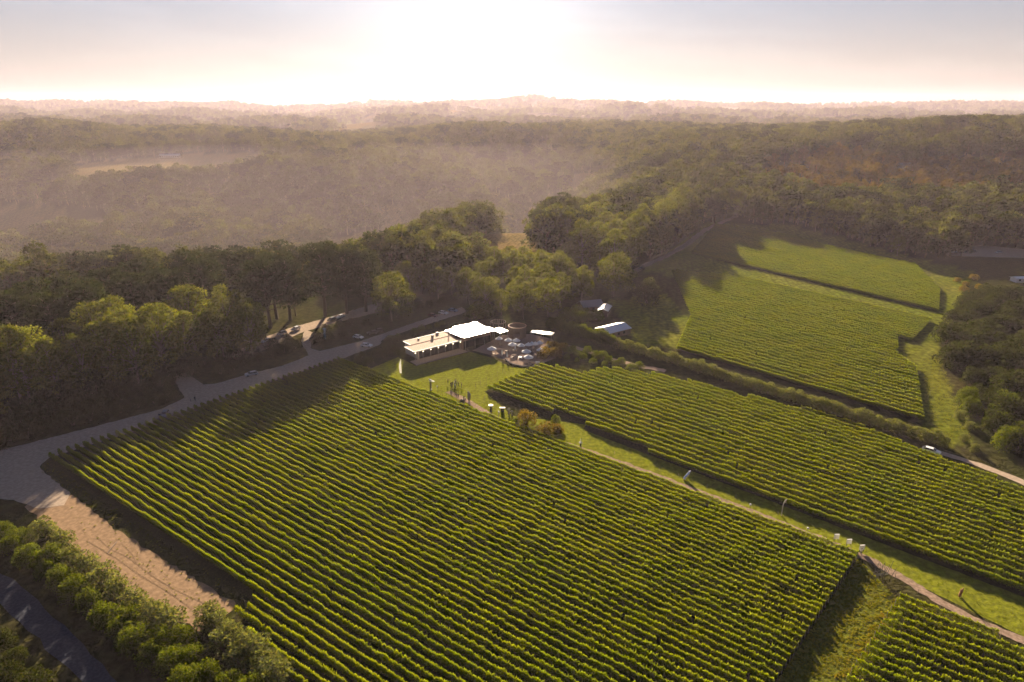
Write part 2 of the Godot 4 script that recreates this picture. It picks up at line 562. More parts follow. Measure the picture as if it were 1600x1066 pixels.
func vine_row(a: Vector2, b: Vector2, label: String, group: String, fat := 1.0, tall := 1.0, posts := true) -> void:
	var length := a.distance_to(b)
	if length < 3.0: return
	var row := thing("vine_row", label, "vine row", on(a.x, a.y), 0.0, group)
	var d := (b - a).normalized()
	var n := int(length / 1.12)
	var at: Array = []
	var pick: Array = [rng.randi() % 6, rng.randi() % 6, rng.randi() % 6]
	for i in 6: at.append([])
	var tint: Array = []
	for i in 6: tint.append([])
	var origin := row.position
	for i in n:
		var p := a + d * (0.7 + i * (length - 1.4) / maxf(1.0, n - 1.0))
		var gone := noise.get_noise_2d(p.x * 5.0, p.y * 5.0 + 77.0)
		if gone < -0.62 and rng.randf() < 0.7: continue
		var k: int = pick[rng.randi() % 3]
		var h := tall * (1.0 + noise.get_noise_2d(p.x * 2.2, p.y * 2.2) * 0.22 + rng.randf_range(-0.1, 0.1))
		var turn := atan2(-d.y, d.x) + (PI if rng.randf() < 0.5 else 0.0) + rng.randf_range(-0.06, 0.06)
		var side := d.orthogonal() * rng.randf_range(-0.07, 0.07)
		var w := fat * rng.randf_range(0.88, 1.15)
		at[k].append(Transform3D(Basis(Vector3.UP, turn) * Basis.from_scale(Vector3(1.0, h, w)), on(p.x + side.x, p.y + side.y) - origin))
		var c := noise.get_noise_2d(p.x * 0.9 + 30.0, p.y * 0.9) + rng.randf_range(-0.25, 0.25)
		tint[k].append(Color(1.0 + 0.2 * c, 1.0 + 0.1 * c, 1.0))
		seg_total += 1
	for k in 6:
		if at[k].size(): copies("foliage" if k == 0 else "foliage_%03d" % k, vine_meshes[k], M.vine, at[k], tint[k], row)
	if posts:
		for e in [a, b]:
			var o := obj("end_post", post_mesh, M.post, row)
			o.position = on(e.x, e.y) - origin

# rows side by side from the line a0-b0 to the line a1-b1, cut to the outline
func block(a0: Vector2, b0: Vector2, a1: Vector2, b1: Vector2, count: int, p: PackedVector2Array, label: String, group: String, fat := 1.0, tall := 1.0, posts := true, first := "", last := "") -> void:
	for i in count:
		var t := float(i) / (count - 1.0)
		var a := a0.lerp(a1, t)
		var b := b0.lerp(b1, t)
		var mid := (a + b) * 0.5
		var l := label
		var g := group
		if i == 0 and first:
			l = first
			g = ""
		elif i == count - 1 and last:
			l = last
			g = ""
		for s in clip(mid + (a - mid) * 3.0, mid + (b - mid) * 3.0, p): vine_row(s[0], s[1], l, g, fat, tall, posts)

# ------------------------------------------------------------------ outlines on the ground, in metres
var Z := {}
func zones() -> void:
	Z.grass_slope = poly([-677.3, -1054.0, -612.2, -1152.8, -551.2, -1217.3, -429.9, -1187.6, -355.2, -1039.3, -403.5, -967.8, -483.9, -950.9, -517.3, -922.0, -569.4, -908.3])
	Z.left_slope = poly([-728.8, -914.3, -555.2, -859.8, -489.8, -758.9, -495.0, -703.4, -584.1, -714.6])
	Z.left_gap = poly([-566.0, -871.8, -479.4, -828.7, -435.6, -730.9, -491.4, -743.2])
	Z.paddock = poly([-192.4, -669.7, -209.9, -752.3, -206.3, -781.8, -170.5, -806.6, -114.1, -810.4, -98.9, -758.8, -61.4, -427.5])
	Z.track_paddock = poly([-45.0, -427.5, -43.4, -522.7, -21.4, -568.1, 0.0, -836.8, 26.9, -903.4, 56.0, -914.5, 55.4, -872.7, 40.3, -825.4, 14.3, -427.5])
	Z.far_field = poly([-408.7, -3056.7, -252.9, -3153.9, -271.9, -3046.1, -289.0, -2231.1])
	Z.far_field_2 = poly([680.7, -3263.5, 1212.8, -4714.8, 842.3, -3287.9, 680.9, -3123.2])
	Z.far_field_3 = poly([-603.6, -2250.5, -659.0, -3075.2, -401.2, -2245.4, -500.5, -2150.3])
	Z.right_field = poly([502.6, -898.9, 566.5, -940.9, 594.5, -925.3, 554.0, -877.6, 496.7, -858.5])
	Z.right_vines = poly([496.1, -796.3, 553.5, -814.3, 539.2, -773.4, 477.1, -758.4])
	Z.right_field_2 = poly([586.1, -847.9, 634.6, -857.6, 609.6, -821.0, 575.3, -819.5])
	Z.right_field_3 = poly([489.6, -691.8, 531.4, -701.6, 515.9, -679.2, 481.6, -674.5])
	Z.russet = poly([278.9, -805.2, 395.3, -873.6, 433.3, -766.7, 599.9, -806.7, 489.8, -645.6, 355.2, -638.7, 287.3, -645.7, 257.0, -716.4])
	Z.upper_block = poly([71.5, -279.3, 89.9, -327.9, 101.9, -425.7, 136.7, -410.2, 152.5, -398.9, 193.5, -350.1, 205.3, -319.3, 180.2, -290.4, 175.7, -294.9, 162.7, -270.5, 162.2, -255.7, 137.6, -207.0, 109.1, -238.4])
	Z.top_block = poly([120.2, -464.1, 170.7, -573.2, 211.1, -543.5, 246.8, -484.3, 266.1, -442.2, 244.1, -378.0, 219.2, -336.9, 185.9, -385.2, 149.6, -448.0])
	Z.verge_right = poly([89.7, -425.7, 83.1, -434.7, 164.9, -577.5, 235.8, -572.2, 264.1, -518.1, 283.6, -457.9, 293.6, -425.7, 243.2, -357.7, 208.8, -312.1, 178.3, -268.2, 160.6, -228.2, 145.2, -193.2, 134.6, -188.9, 135.5, -204.6, 160.9, -268.2, 149.2, -302.3, 115.6, -400.5])
	Z.yard = poly([315.9, -497.9, 353.9, -505.6, 383.3, -490.0, 365.9, -466.1, 326.4, -470.1, 306.4, -474.2])
	Z.lawn_hollow = poly([52.1, -357.7, 85.6, -368.2, 87.0, -322.5, 73.9, -280.1, 56.5, -284.3, 54.5, -317.2])
	Z.path_strip = poly([74.6, -420.4, 119.4, -504.9, 166.4, -573.2, 197.1, -603.7, 198.6, -581.7, 160.3, -531.5, 116.3, -470.2, 84.0, -417.0])
	# the plateau
	Z.main_block = poly([-140.2, -180.8, -71.5, -264.4, 80.8, -134.5, 48.5, -98.1, 26.3, -71.7, -15.0, -71.7, -40.5, -98.1, -57.8, -114.9, -55.0, -119.5])
	Z.east_block = poly([-9.7, -233.5, 12.5, -259.2, 26.4, -248.8, 38.5, -255.0, 54.8, -248.1, 75.4, -234.7, 88.1, -223.7, 109.8, -208.9, 127.1, -181.6, 146.7, -153.7, 116.9, -115.4, 23.4, -201.7, 24.6, -205.0])
	Z.corner_block = poly([82.7, -120.1, 105.5, -100.8, 82.8, -71.7, 35.7, -71.7, 63.0, -99.8])

# ------------------------------------------------------------------ set-up
func _ready() -> void:
	rng.seed = 20240
	noise.seed = 11
	noise.noise_type = FastNoiseLite.TYPE_SIMPLEX_SMOOTH
	noise.frequency = 0.05
	noise.fractal_octaves = 3

	var cam := Camera3D.new()
	cam.name = "camera"
	cam.position = Vector3(0, 100, 0)
	cam.rotation_degrees = Vector3(-19, 0, 0)
	cam.fov = rad_to_deg(2.0 * atan(533.0 / 1067.0))
	cam.near = 0.5
	cam.far = 14000.0
	cam.current = true
	add_child(cam)

	var sun := DirectionalLight3D.new()
	sun.name = "sun"
	sun.light_color = Color(1.0, 0.9, 0.77)
	sun.light_energy = 1.6
	sun.light_angular_distance = 0.6
	sun.shadow_enabled = true
	sun.directional_shadow_max_distance = 2000.0
	add_child(sun)
	var elev := deg_to_rad(14.5)
	var az := deg_to_rad(-3.5)
	sun_dir = Vector3(sin(az) * cos(elev), sin(elev), -cos(az) * cos(elev))
	sun.look_at_from_position(sun_dir * 100.0, Vector3.ZERO, Vector3.UP)

	var env := Environment.new()
	env.background_mode = Environment.BG_SKY
	var sky := Sky.new()
	var pano := PanoramaSkyMaterial.new()
	pano.panorama = make_sky(az)
	sky.sky_material = pano
	env.sky = sky
	env.background_energy_multiplier = 0.21
	env.tonemap_mode = Environment.TONE_MAPPER_LINEAR
	env.tonemap_exposure = 5.0
	env.volumetric_fog_enabled = true
	env.volumetric_fog_density = 0.000045
	env.volumetric_fog_albedo = Color(0.97, 0.92, 1.0)
	env.volumetric_fog_anisotropy = 0.35
	env.sdfgi_enabled = true
	env.ssao_enabled = true
	env.ssil_enabled = true
	var we := WorldEnvironment.new()
	we.name = "world"
	we.environment = env
	add_child(we)

	# haze lying in the valley beyond the winery
	var mist := FogVolume.new()
	mist.name = "valley_mist"
	mist.shape = RenderingServer.FOG_VOLUME_SHAPE_ELLIPSOID
	mist.size = Vector3(2700, 130, 1250)
	mist.position = Vector3(-150, -22, -1080)
	var fm := FogMaterial.new()
	fm.density = 0.00029
	fm.albedo = Color(1.0, 0.94, 0.95)
	mist.material = fm
	mist.set_meta("kind", "stuff")
	tag(mist, "pale haze lying in the wooded valley under the low sun", "haze")
	add_child(mist)

	zones()
	make_terrain()
	make_sheets()
	make_plants()
	make_vine_segments()
	make_vineyards()
	make_trees()
	make_forest()
	make_winery()
	make_sheds()
	make_cars()
	make_sculptures()
	make_people()
	print("segments ", seg_total, " tree tris ", tri_total)

func make_sky(az: float) -> ImageTexture:
	var w := 1024
	var h := 512
	var im := Image.create(w, h, false, Image.FORMAT_RGBF)
	var cl := FastNoiseLite.new()
	cl.seed = 5
	cl.frequency = 0.9
	cl.fractal_octaves = 4
	var core := Vector3(sin(az) * cos(0.13), sin(0.13), -cos(az) * cos(0.13))
	for y in h:
		var el := PI * (0.5 - (y + 0.5) / h)
		for x in w:
			var a := TAU * (x + 0.5) / w
			var d := Vector3(sin(a) * cos(el), sin(el), -cos(a) * cos(el))
			var up_ := maxf(0.0, d.y)
			var c := Vector3(0.46, 0.42, 0.38).lerp(Vector3(0.62, 0.56, 0.5), smoothstep(0.0, 0.035, up_)).lerp(Vector3(0.40, 0.465, 0.59), smoothstep(0.02, 0.16, up_))
			c = c.lerp(Vector3(0.09, 0.15, 0.34), smoothstep(0.08, 0.9, up_))
			var facing := 0.5 + 0.5 * d.dot(Vector3(core.x, 0, core.z).normalized())
			c *= lerpf(0.25, 1.0, pow(facing, 1.5))
			var ang := rad_to_deg(acos(clampf(d.dot(core), -1, 1)))
			c += Vector3(0.34, 0.32, 0.29) * exp(-pow(ang / 10.0, 2.0)) + Vector3(0.17, 0.15, 0.115) * exp(-pow(ang / 26.0, 2.0))
			# thin veils of cirrus
			if up_ > 0.0:
				var n := cl.get_noise_3d(d.x * 2.4, d.y * 34.0 + d.x * 2.5, d.z * 2.4) + 0.5 * cl.get_noise_3d(d.x * 8.0, d.y * 90.0 + d.x * 4.0, d.z * 8.0)
				var streak := smoothstep(-0.1, 0.5, n) * (1.0 - smoothstep(0.35, 0.7, up_))
				c *= 1.0 + 0.07 * streak
			im.set_pixel(x, y, Color(c.x, c.y, c.z))
	return ImageTexture.create_from_image(im)

# ------------------------------------------------------------------ roads, lawns, bare ground
func make_sheets() -> void:
	M.gravel = ground_mat(0.42, 0.34, 0.265, 0.82, 9.0, 21, 1.5)
	M.dirt = ground_mat(0.31, 0.215, 0.135, 0.78, 9.0, 22, 3.0)
	M.asphalt = ground_mat(0.07, 0.078, 0.1, 0.75, 5.0, 23, 2.0)
	M.lawn = ground_mat(0.2, 0.222, 0.02, 0.68, 13.0, 24, 6.0)
	M.under_vines = ground_mat(0.085, 0.08, 0.032, 0.5, 6.0, 25, 8.0)
	M.track = ground_mat(0.34, 0.25, 0.19, 0.7, 7.0, 26, 5.0)
	M.grass = ground_mat(0.15, 0.165, 0.025, 0.6, 8.0, 27, 9.0)
	M.paved = ground_mat(0.34, 0.26, 0.21, 0.7, 3.0, 28, 2.0)

	struct("road", sheet(ragged(poly([-163.5, -180.1, -157.2, -187.2, -149.5, -193.6, -134.5, -206.5, -122.6, -217.2, -118.6, -227.1, -127.8, -240.3, -134.2, -250.1, -129.2, -251.5, -117.1, -239.7, -113.2, -240.3, -104.4, -249.5, -93.7, -259.2, -86.1, -271.3, -94.5, -288.7, -98.1, -307.2, -92.5, -302.3, -88.0, -281.0, -82.8, -276.9, -68.9, -289.5, -59.5, -301.4, -44.3, -322.5, -33.0, -338.1, -26.2, -345.2, -23.0, -335.8, -34.8, -322.5, -48.3, -306.2, -57.2, -294.9, -58.8, -284.3, -66.9, -273.7, -71.9, -265.9, -83.8, -252.2, -96.3, -237.2, -105.9, -219.8, -116.9, -205.5, -129.1, -193.2, -139.1, -182.4, -138.4, -176.7, -120.3, -162.4, -118.6, -156.7, -124.3, -155.2, -133.8, -159.2, -149.3, -161.4]), 0.5), 0.06), M.gravel)
	struct("dirt_yard", sheet(ragged(poly([-138.4, -176.7, -120.3, -162.4, -99.3, -146.3, -80.2, -133.1, -65.9, -123.8, -58.1, -118.7, -59.5, -115.4, -62.9, -111.0, -75.5, -117.7, -95.6, -131.5, -110.6, -142.5, -128.3, -156.1]), 0.8), 0.03), M.dirt)
	M.rut = ground_mat(0.27, 0.19, 0.12, 0.7, 4.0, 29, 3.0)
	struct("wheel_rut", ribbon(poly([-103.5, -141.2, -92.8, -134.5, -83.5, -128.1, -74.9, -122.7, -67.2, -117.3]), 0.35, 0.05, 0.7), M.rut)
	struct("wheel_rut", ribbon(poly([-102.2, -143.1, -95.9, -137.9, -89.8, -134.5, -79.4, -127.0, -72.4, -122.7, -65.2, -118.9]), 0.28, 0.05, 0.7), M.rut)
	struct("wheel_rut", ribbon(poly([-94.3, -140.0, -89.8, -136.0, -87.0, -132.6]), 0.22, 0.05, 0.7), M.rut)
	struct("asphalt_road", ribbon(poly([-223.6, -188.9, -146.0, -144.7, -112.9, -124.8, -75.8, -98.1, -44.2, -71.7]), 4.6, 0.05, 4.0), M.asphalt)
	struct("car_park", sheet(ragged(poly([-119.2, -271.3, -115.5, -291.3, -105.3, -310.1, -90.2, -329.0, -75.0, -350.1, -56.7, -365.5, -48.6, -357.7, -66.0, -338.1, -84.6, -319.3, -98.5, -302.3, -107.9, -277.7, -113.1, -263.6]), 0.6), 0.03), M.gravel)
	struct("lawn", sheet(ragged(poly([-57.7, -255.0, -48.0, -269.7, -39.0, -259.2, -17.9, -276.1, -8.0, -268.2, 0.0, -257.1, 13.0, -259.2, -10.2, -232.9, 0.0, -212.0, 25.0, -205.0, 23.8, -200.8, 116.6, -115.1, 107.1, -102.8, 81.3, -135.5, 41.8, -170.5, -14.5, -217.2, -38.6, -237.8]), 0.3), 0.02), M.lawn)
	struct("vineyard_ground", sheet(ragged(Z.main_block, 0.25), 0.04), M.under_vines)
	struct("vineyard_ground", sheet(ragged(Z.east_block, 0.25), 0.04), M.under_vines)
	struct("vineyard_ground", sheet(ragged(Z.corner_block, 0.25), 0.04), M.under_vines)
	struct("grass_strip", sheet(ragged(poly([81.1, -134.5, 82.7, -120.1, 63.0, -99.8, 35.7, -71.7, 26.3, -71.7, 48.5, -98.1]), 0.3), 0.03), M.grass)
	struct("track", ribbon(poly([-23.7, -232.9, -14.8, -222.6, -7.7, -213.0, 0.0, -205.0, 10.2, -196.2, 19.8, -189.3, 37.2, -175.5, 52.3, -162.4, 65.7, -150.8, 77.3, -140.0, 83.4, -133.6, 88.1, -125.9, 93.4, -116.2, 101.2, -108.3, 107.6, -102.1]), 2.3, 0.07, 1.2), M.track)
	struct("track", ribbon(poly([74.9, -422.2, 92.3, -449.9, 111.3, -478.4, 133.8, -515.1, 160.4, -560.6, 197.1, -603.7]), 5.0, 0.12, 4.0), M.gravel)
	struct("track", ribbon(poly([126.7, -188.9, 133.1, -183.2, 140.4, -174.1, 146.5, -162.4, 153.4, -153.7]), 3.0, 0.07, 2.0), M.gravel)
	struct("path", ribbon(poly([11.7, -296.7, 19.9, -286.1, 29.3, -280.1, 40.2, -268.2, 52.0, -259.2, 61.3, -253.6]), 3.2, 0.06, 2.0), M.paved)
	struct("yard", sheet(ragged(Z.yard, 1.0, 4.0), 0.15), M.gravel)
	struct("terrace", sheet(ragged(poly([-17.1, -277.7, -10.9, -287.8, -4.4, -298.6, 8.9, -300.4, 18.0, -293.1, 22.3, -280.1, 18.2, -268.2, 11.8, -261.4, 3.9, -260.0, -1.3, -263.6, -8.1, -271.3]), 0.1), 0.05), M.paved)

# ------------------------------------------------------------------ the vineyards
func make_vineyards() -> void:
	var p: Array = [-71.3, -263.6, 80.4, -134.3, -139.8, -180.5]
	var s0 := Vector2(p[0], p[1])
	var e0 := Vector2(p[2], p[3])
	var s1 := Vector2(p[4], p[5])
	var q: Array = [-55.0, -119.5, 48.2, -98.1]
	var d1 := (Vector2(q[0], q[1]) - s1)
	var e1: Vector2 = Geometry2D.line_intersects_line(s1, d1, e0, Vector2(q[2], q[3]) - e0)
	# four more rows start further down the block
	var n := 47
	var sx := s1 + (s1 - s0) / (n - 1.0) * 4.0
	var ex := e1 + (e1 - e0) / (n - 1.0) * 4.0
	block(s0, e0, sx, ex, n + 4, Z.main_block, "trellised green vine row inside the big foreground vineyard block", "vine rows of the big foreground block", 1.0, 1.0, true, "first vine row of the big block, edging the lawn and gravel track")
	var r: Array = [23.4, -201.3, 111.1, -122.3, 44.4, -278.5, 135.8, -187.7]
	block(Vector2(r[0], r[1]), Vector2(r[2], r[3]), Vector2(r[4], r[5]), Vector2(r[6], r[7]), 25, Z.east_block, "green vine row in the vineyard block between gravel track and olive hedge", "vine rows between the track and the olive hedge", 1.25, 1.0, true, "lowest vine row of the block beside the gravel track, facing the panels")
	var c: Array = [82.6, -120.1, 99.5, -105.9, 63.0, -99.6, 77.2, -90.1]
	block(Vector2(c[0], c[1]), Vector2(c[2], c[3]), Vector2(c[4], c[5]), Vector2(c[6], c[7]), 12, Z.corner_block, "green vine row in the small corner vineyard block past the grass strip", "vine rows of the small corner block", 1.05, 1.0, true, "first vine row of the corner block, beside the gravel track")
	var c2: Array = [63.0, -99.6, 77.2, -90.1]
	block(Vector2(c[4], c[5]) + (Vector2(c[4], c[5]) - Vector2(c[0], c[1])) / 11.0, Vector2(c[6], c[7]) + (Vector2(c[6], c[7]) - Vector2(c[2], c[3])) / 11.0, Vector2(c[4], c[5]) * 2.0 - Vector2(c[0], c[1]), Vector2(c[6], c[7]) * 2.0 - Vector2(c[2], c[3]), 11, Z.corner_block, "green vine row in the small corner vineyard block past the grass strip", "vine rows of the small corner block", 1.05)
	var u: Array = [71.5, -279.3, 137.7, -208.0, 136.7, -410.2, 205.3, -319.3]
	block(Vector2(u[0], u[1]), Vector2(u[2], u[3]), Vector2(u[4], u[5]), Vector2(u[6], u[7]), 40, Z.upper_block, "bushy vine row in the sloping vineyard above the olive hedge", "vine rows above the olive hedge", 1.9, 1.0, false)
	var v: Array = [149.6, -448.0, 219.2, -336.9, 211.1, -543.5, 266.1, -442.2]
	block(Vector2(v[0], v[1]), Vector2(v[2], v[3]), Vector2(v[4], v[5]), Vector2(v[6], v[7]), 30, Z.top_block, "bushy vine row in the farthest vineyard block under the forest edge", "vine rows under the forest edge", 2.0, 1.0, false)

# ------------------------------------------------------------------ trees and shrubs
func make_trees() -> void:
	var pine_l := "dark spreading cypress at the back of the tree belt beside the gravel road"
	row_of("cypress", [-113.0, -312.1, -110.7, -324.6, -201.5, -257.1, -200.5, -277.7, -194.5, -293.1, -186.2, -307.2, -177.1, -322.5, -163.0, -333.5, -147.8, -340.4, -134.6, -345.2, -183.1, -260.7, -169.8, -293.1, -143.5, -310.1, -118.6, -322.5, -158.2, -302.3, -173.8, -272.1], 29.0, 34.0, pine_l, "cypresses of the roadside belt", 0.95)
	row_of("dark", [-166.4, -209.4, -161.0, -214.5, -156.5, -221.5, -150.6, -227.1, -144.5, -232.9, -138.0, -237.8, -132.1, -244.2, -125.8, -249.5, -170.8, -222.6, -164.1, -228.2, -159.7, -236.6, -152.9, -241.6, -145.2, -248.1, -138.6, -256.4, -125.5, -260.7, -117.4, -266.7], 7.0, 11.0, "tall dark understorey shrub between the trunks of the roadside belt", "understorey of the roadside belt", 0.75)
	var gum_l := "tall gum tree with sunlit yellow green top in the belt along the gravel road"
	row_of("gum", [-184.0, -207.0, -191.6, -203.1, -198.4, -217.2, -205.3, -209.4, -218.5, -217.2, -210.5, -203.1, -216.4, -225.4, -177.2, -209.4, -172.1, -214.5, -167.9, -219.8, -162.7, -225.9, -155.7, -231.7, -148.9, -236.6, -143.8, -242.9, -137.1, -249.5, -128.2, -255.0, -120.2, -263.6, -112.4, -271.3, -178.1, -237.2, -169.9, -243.5, -161.4, -250.1, -154.3, -260.7, -144.3, -268.2, -134.8, -276.1, -125.7, -284.3, -115.6, -287.8, -193.4, -225.4, -184.7, -231.1, -136.6, -238.4, -126.7, -269.7], 20.0, 29.5, gum_l, "gum trees of the roadside belt", 0.95)
	row_of("dark", [-160.3, -188.9, -158.3, -193.2, -155.1, -195.8, -151.7, -198.5, -148.6, -201.7, -145.4, -205.0, -142.0, -208.4, -138.4, -211.4, -134.6, -214.5, -131.0, -218.2, -127.3, -222.0, -123.9, -225.4, -162.1, -203.1, -157.8, -209.4, -152.2, -214.5, -146.5, -219.8, -140.4, -225.4, -135.3, -231.1, -132.4, -237.2], 4.0, 6.5, "dark shrub crowding the far edge of the gravel road under the gum belt", "shrubs under the roadside belt", 1.15)
	row_of("dark", [-114.7, -250.1, -111.6, -255.0, -108.3, -260.0, -104.6, -264.4, -101.1, -269.7, -97.4, -275.2, -94.2, -280.1, -110.9, -274.4, -105.1, -281.8, -99.9, -287.8], 3.5, 5.0, "dark shrub in the bed between gravel road and sunlit car park", "shrubs between road and car park", 1.1)
	row_of("dark", [-87.3, -288.7, -82.7, -293.1, -77.3, -294.9, -72.7, -300.4, -87.6, -304.2, -82.4, -310.1, -77.2, -314.1, -70.0, -312.1], 3.0, 4.5, "dark shrub in the rounded garden island at the road fork", "shrubs of the road fork island", 1.1)
	plants("cypress", [-94.0, -329.0, 37, -84.1, -333.5, 35, -75.0, -336.9, 33], "great dark pine with broad flat crown behind the road fork", "great pines behind the road fork", 0.95)
	plants("cypress", [-108.9, -329.0, 25], "slender open pine standing alone left of the great pines", "", 0.5)
	plants("gum", [-59.1, -320.4, 24], "big rounded gum tree beside the gravel road, nearest the great pines", "", 1.25)
	plants("gum", [56.0, -365.5, 24], "tall bright crowned gum tree standing above the grey roofed sheds", "", 1.1)
	plants("dark", [72.0, -352.6, 13], "broad dark rounded tree at the corner of the shaded lawn", "", 0.9)
	plants("bush", [-18.5, -325.7, 6, -13.5, -327.9, 6.5], "bright green shrub behind the bright metal roof of the winery", "green shrubs behind the bright roof", 1.2)
	plants("cypress", [-60.1, -821.7, 20, -72.3, -810.6, 17, -4.1, -878.2, 20, -16.2, -868.1, 17], "dome shaped dark tree on the far sunlit paddock", "dome trees on the paddock", 1.0)
	plants("cypress", [39.7, -526.3, 24, 50.9, -540.5, 25, 65.6, -558.7, 24, 29.2, -497.3, 20, 79.8, -587.2, 22], "dark pine at the crest where the paddock track meets the bush", "dark pines at the paddock crest", 0.8)
	grove("gum", poly([-66.2, -339.2, -57.5, -371.0, -38.5, -400.5, -16.0, -417.0, 11.9, -413.6, 38.5, -400.5, 46.4, -368.2, 25.9, -331.2, 12.7, -322.5, -6.4, -324.6, -25.6, -351.3, -47.4, -347.6]), 8.0, 48, 13.0, 21.0, "leafy gum tree of the wood right behind the winery car park", "gum trees behind the winery")
	grove("gum", poly([-74.9, -368.2, -61.7, -400.5, -39.7, -413.6, 0.0, -417.0, 33.3, -434.7, 55.1, -444.1, 56.9, -408.6, 18.9, -391.2, -36.9, -382.3, -59.5, -360.2]), 8.0, 30, 13.0, 18.0, "gum tree of the hazy wood below the sunlit paddock", "gum trees below the paddock")
	grove("gum", poly([26.5, -464.1, 48.1, -508.4, 82.1, -545.1, 123.9, -575.0, 153.9, -588.2, 155.7, -573.2, 121.7, -515.2, 88.4, -464.1, 61.7, -400.5, 48.0, -417.0]), 9.0, 42, 23.0, 32.0, "gum tree on the slope above the curving gravel track", "gum trees above the curving track")
	grove("gum", poly([175.9, -588.3, 211.0, -594.6, 238.6, -565.8, 259.3, -518.2, 268.3, -470.2, 292.9, -474.2, 324.1, -503.8, 301.4, -533.4, 273.7, -585.7, 235.1, -632.9, 185.1, -621.9]), 8.0, 46, 13.0, 20.0, "gum tree at the forest edge above the farthest vineyard block", "gum trees at the forest edge")
	row_of("dark", [-52.5, -335.8, -48.2, -340.4, -43.2, -346.4, -37.7, -352.6, -31.3, -357.7, -62.9, -320.4, -57.6, -326.8], 3.0, 4.5, "low dark shrub lining the back of the winery car park", "shrubs behind the car park")
	row_of("dark", [-57.4, -271.3, -54.2, -274.4, -51.0, -276.9, -53.6, -268.2, -48.8, -271.3, -55.2, -283.5, -53.7, -287.8, -51.2, -290.4, -48.2, -293.1, -45.1, -295.8, -63.4, -263.6, -58.1, -260.7, -63.1, -269.7], 2.4, 3.6, "dark garden shrub at the end of the long winery building", "shrubs by the winery end")
	row_of("bush", [-45.4, -302.3, -42.1, -305.2, -39.2, -308.1, -36.1, -311.1, -33.4, -314.1], 2.0, 2.8, "feathery yellow green shrub in the bed behind the long roof", "feathery shrubs behind the long roof")
	row_of("rust", [13.7, -273.7, 16.5, -276.1, 18.8, -277.7, 21.2, -276.1, 12.3, -268.2, 17.2, -269.7], 3.2, 4.4, "rust coloured shrub at the edge of the umbrella terrace", "rust shrubs by the terrace")
	row_of("bush", [22.8, -268.2, 26.5, -264.4, 30.0, -268.2, 32.9, -262.2, 36.0, -266.7, 37.7, -259.2], 1.6, 2.6, "low green shrub in the kitchen garden beside the terrace", "shrubs of the kitchen garden")
	row_of("bush", [25.5, -274.4, 28.4, -271.3, 32.3, -274.4, 35.0, -269.7, 38.1, -268.2, 40.1, -263.6, 42.2, -259.2, 45.0, -260.7, 22.6, -276.1, 51.3, -255.0, 47.2, -253.6], 2.0, 3.4, "green garden shrub between the rust shrubs and the olive hedge", "garden shrubs below the olive hedge")
	plants("rust", [4.7, -205.0, 5.2], "taller golden topped shrub beside the gravel track", "")
	plants("rust", [10.7, -198.5, 3.6], "wide low golden shrub beside the gravel track", "", 1.6)
	plants("bush", [14.4, -205.0, 3.4], "small green shrub behind the wide golden shrub", "", 0.8)
	plants("rust", [14.9, -199.4, 3.2], "small golden shrub at the right end of the trackside bed", "", 0.9)
	plants("bush", [1.3, -205.0, 2.6], "small green shrub at the left end of the trackside bed", "", 0.9)
	# the olive hedge
	var h: Array = [18.9, -310.1, 46.2, -281.8, 68.0, -260.7, 92.4, -232.9, 114.5, -209.4, 136.0, -188.1]
	var k := 0
	for i in range(0, h.size() - 2, 2):
		var a := Vector2(h[i], h[i + 1])
		var b := Vector2(h[i + 2], h[i + 3])
		var n := int(a.distance_to(b) / 2.6)
		for j in n:
			var c := a.lerp(b, float(j) / n)
			if i == 0: plant("bush", c.x, c.y, rng.randf_range(4.6, 6.2), "green bushy shrub of the hedge below the metal roofed shed", "shrubs of the hedge below the shed", 0.85)
			else: plant("olive", c.x + rng.randf_range(-0.4, 0.4), c.y, rng.randf_range(3.4, 5.0), "grey green olive bush in the long hedge between two vineyard blocks", "olive bushes of the long hedge", 1.05)
			k += 1
	row_of("bush", [26.8, -325.7, 32.3, -330.1, 36.7, -325.7, 41.1, -322.5, 29.2, -320.4, 34.5, -319.3], 5.0, 6.5, "green rounded shrub beside the grey roofed sheds", "shrubs beside the grey sheds")
	# the belt at the lower left
	row_of("bush", [-124.6, -143.1, -119.0, -140.0, -110.7, -132.6, -104.8, -128.1, -99.5, -124.8, -93.7, -120.7, -88.4, -116.8, -83.0, -113.0, -77.8, -109.5, -73.1, -106.6, -68.1, -102.8, -63.8, -100.8, -60.5, -102.1, -55.3, -98.3, -50.6, -95.4, -67.9, -106.1, -64.5, -106.9, -119.2, -136.9, -77.7, -113.0, -105.9, -132.6, -46.7, -94.7, -59.0, -96.1], 3.6, 5.4, "yellow green shrub in the belt between asphalt road and dirt yard", "yellow green shrubs of the lower belt", 0.95)
	row_of("olive", [-114.5, -142.5, -107.7, -137.9, -101.1, -132.2, -96.0, -128.5, -90.0, -124.2, -84.5, -120.7, -79.3, -117.3, -73.4, -113.6, -69.1, -111.2, -59.4, -111.2, -55.8, -108.6, -52.3, -106.1, -49.2, -103.6, -46.0, -100.5, -43.4, -97.8, -56.0, -106.1, -51.4, -102.1, -62.1, -113.0], 4.0, 5.6, "grey green bush lining the dirt yard in the lower belt", "grey green bushes of the lower belt", 1.25)
	row_of("dark", [-93.7, -102.1, -86.1, -96.8, -92.4, -97.5, -103.9, -108.6, -99.6, -106.9], 3.0, 4.5, "dark shrub on the verge of the asphalt road", "dark shrubs on the asphalt verge", 1.1)
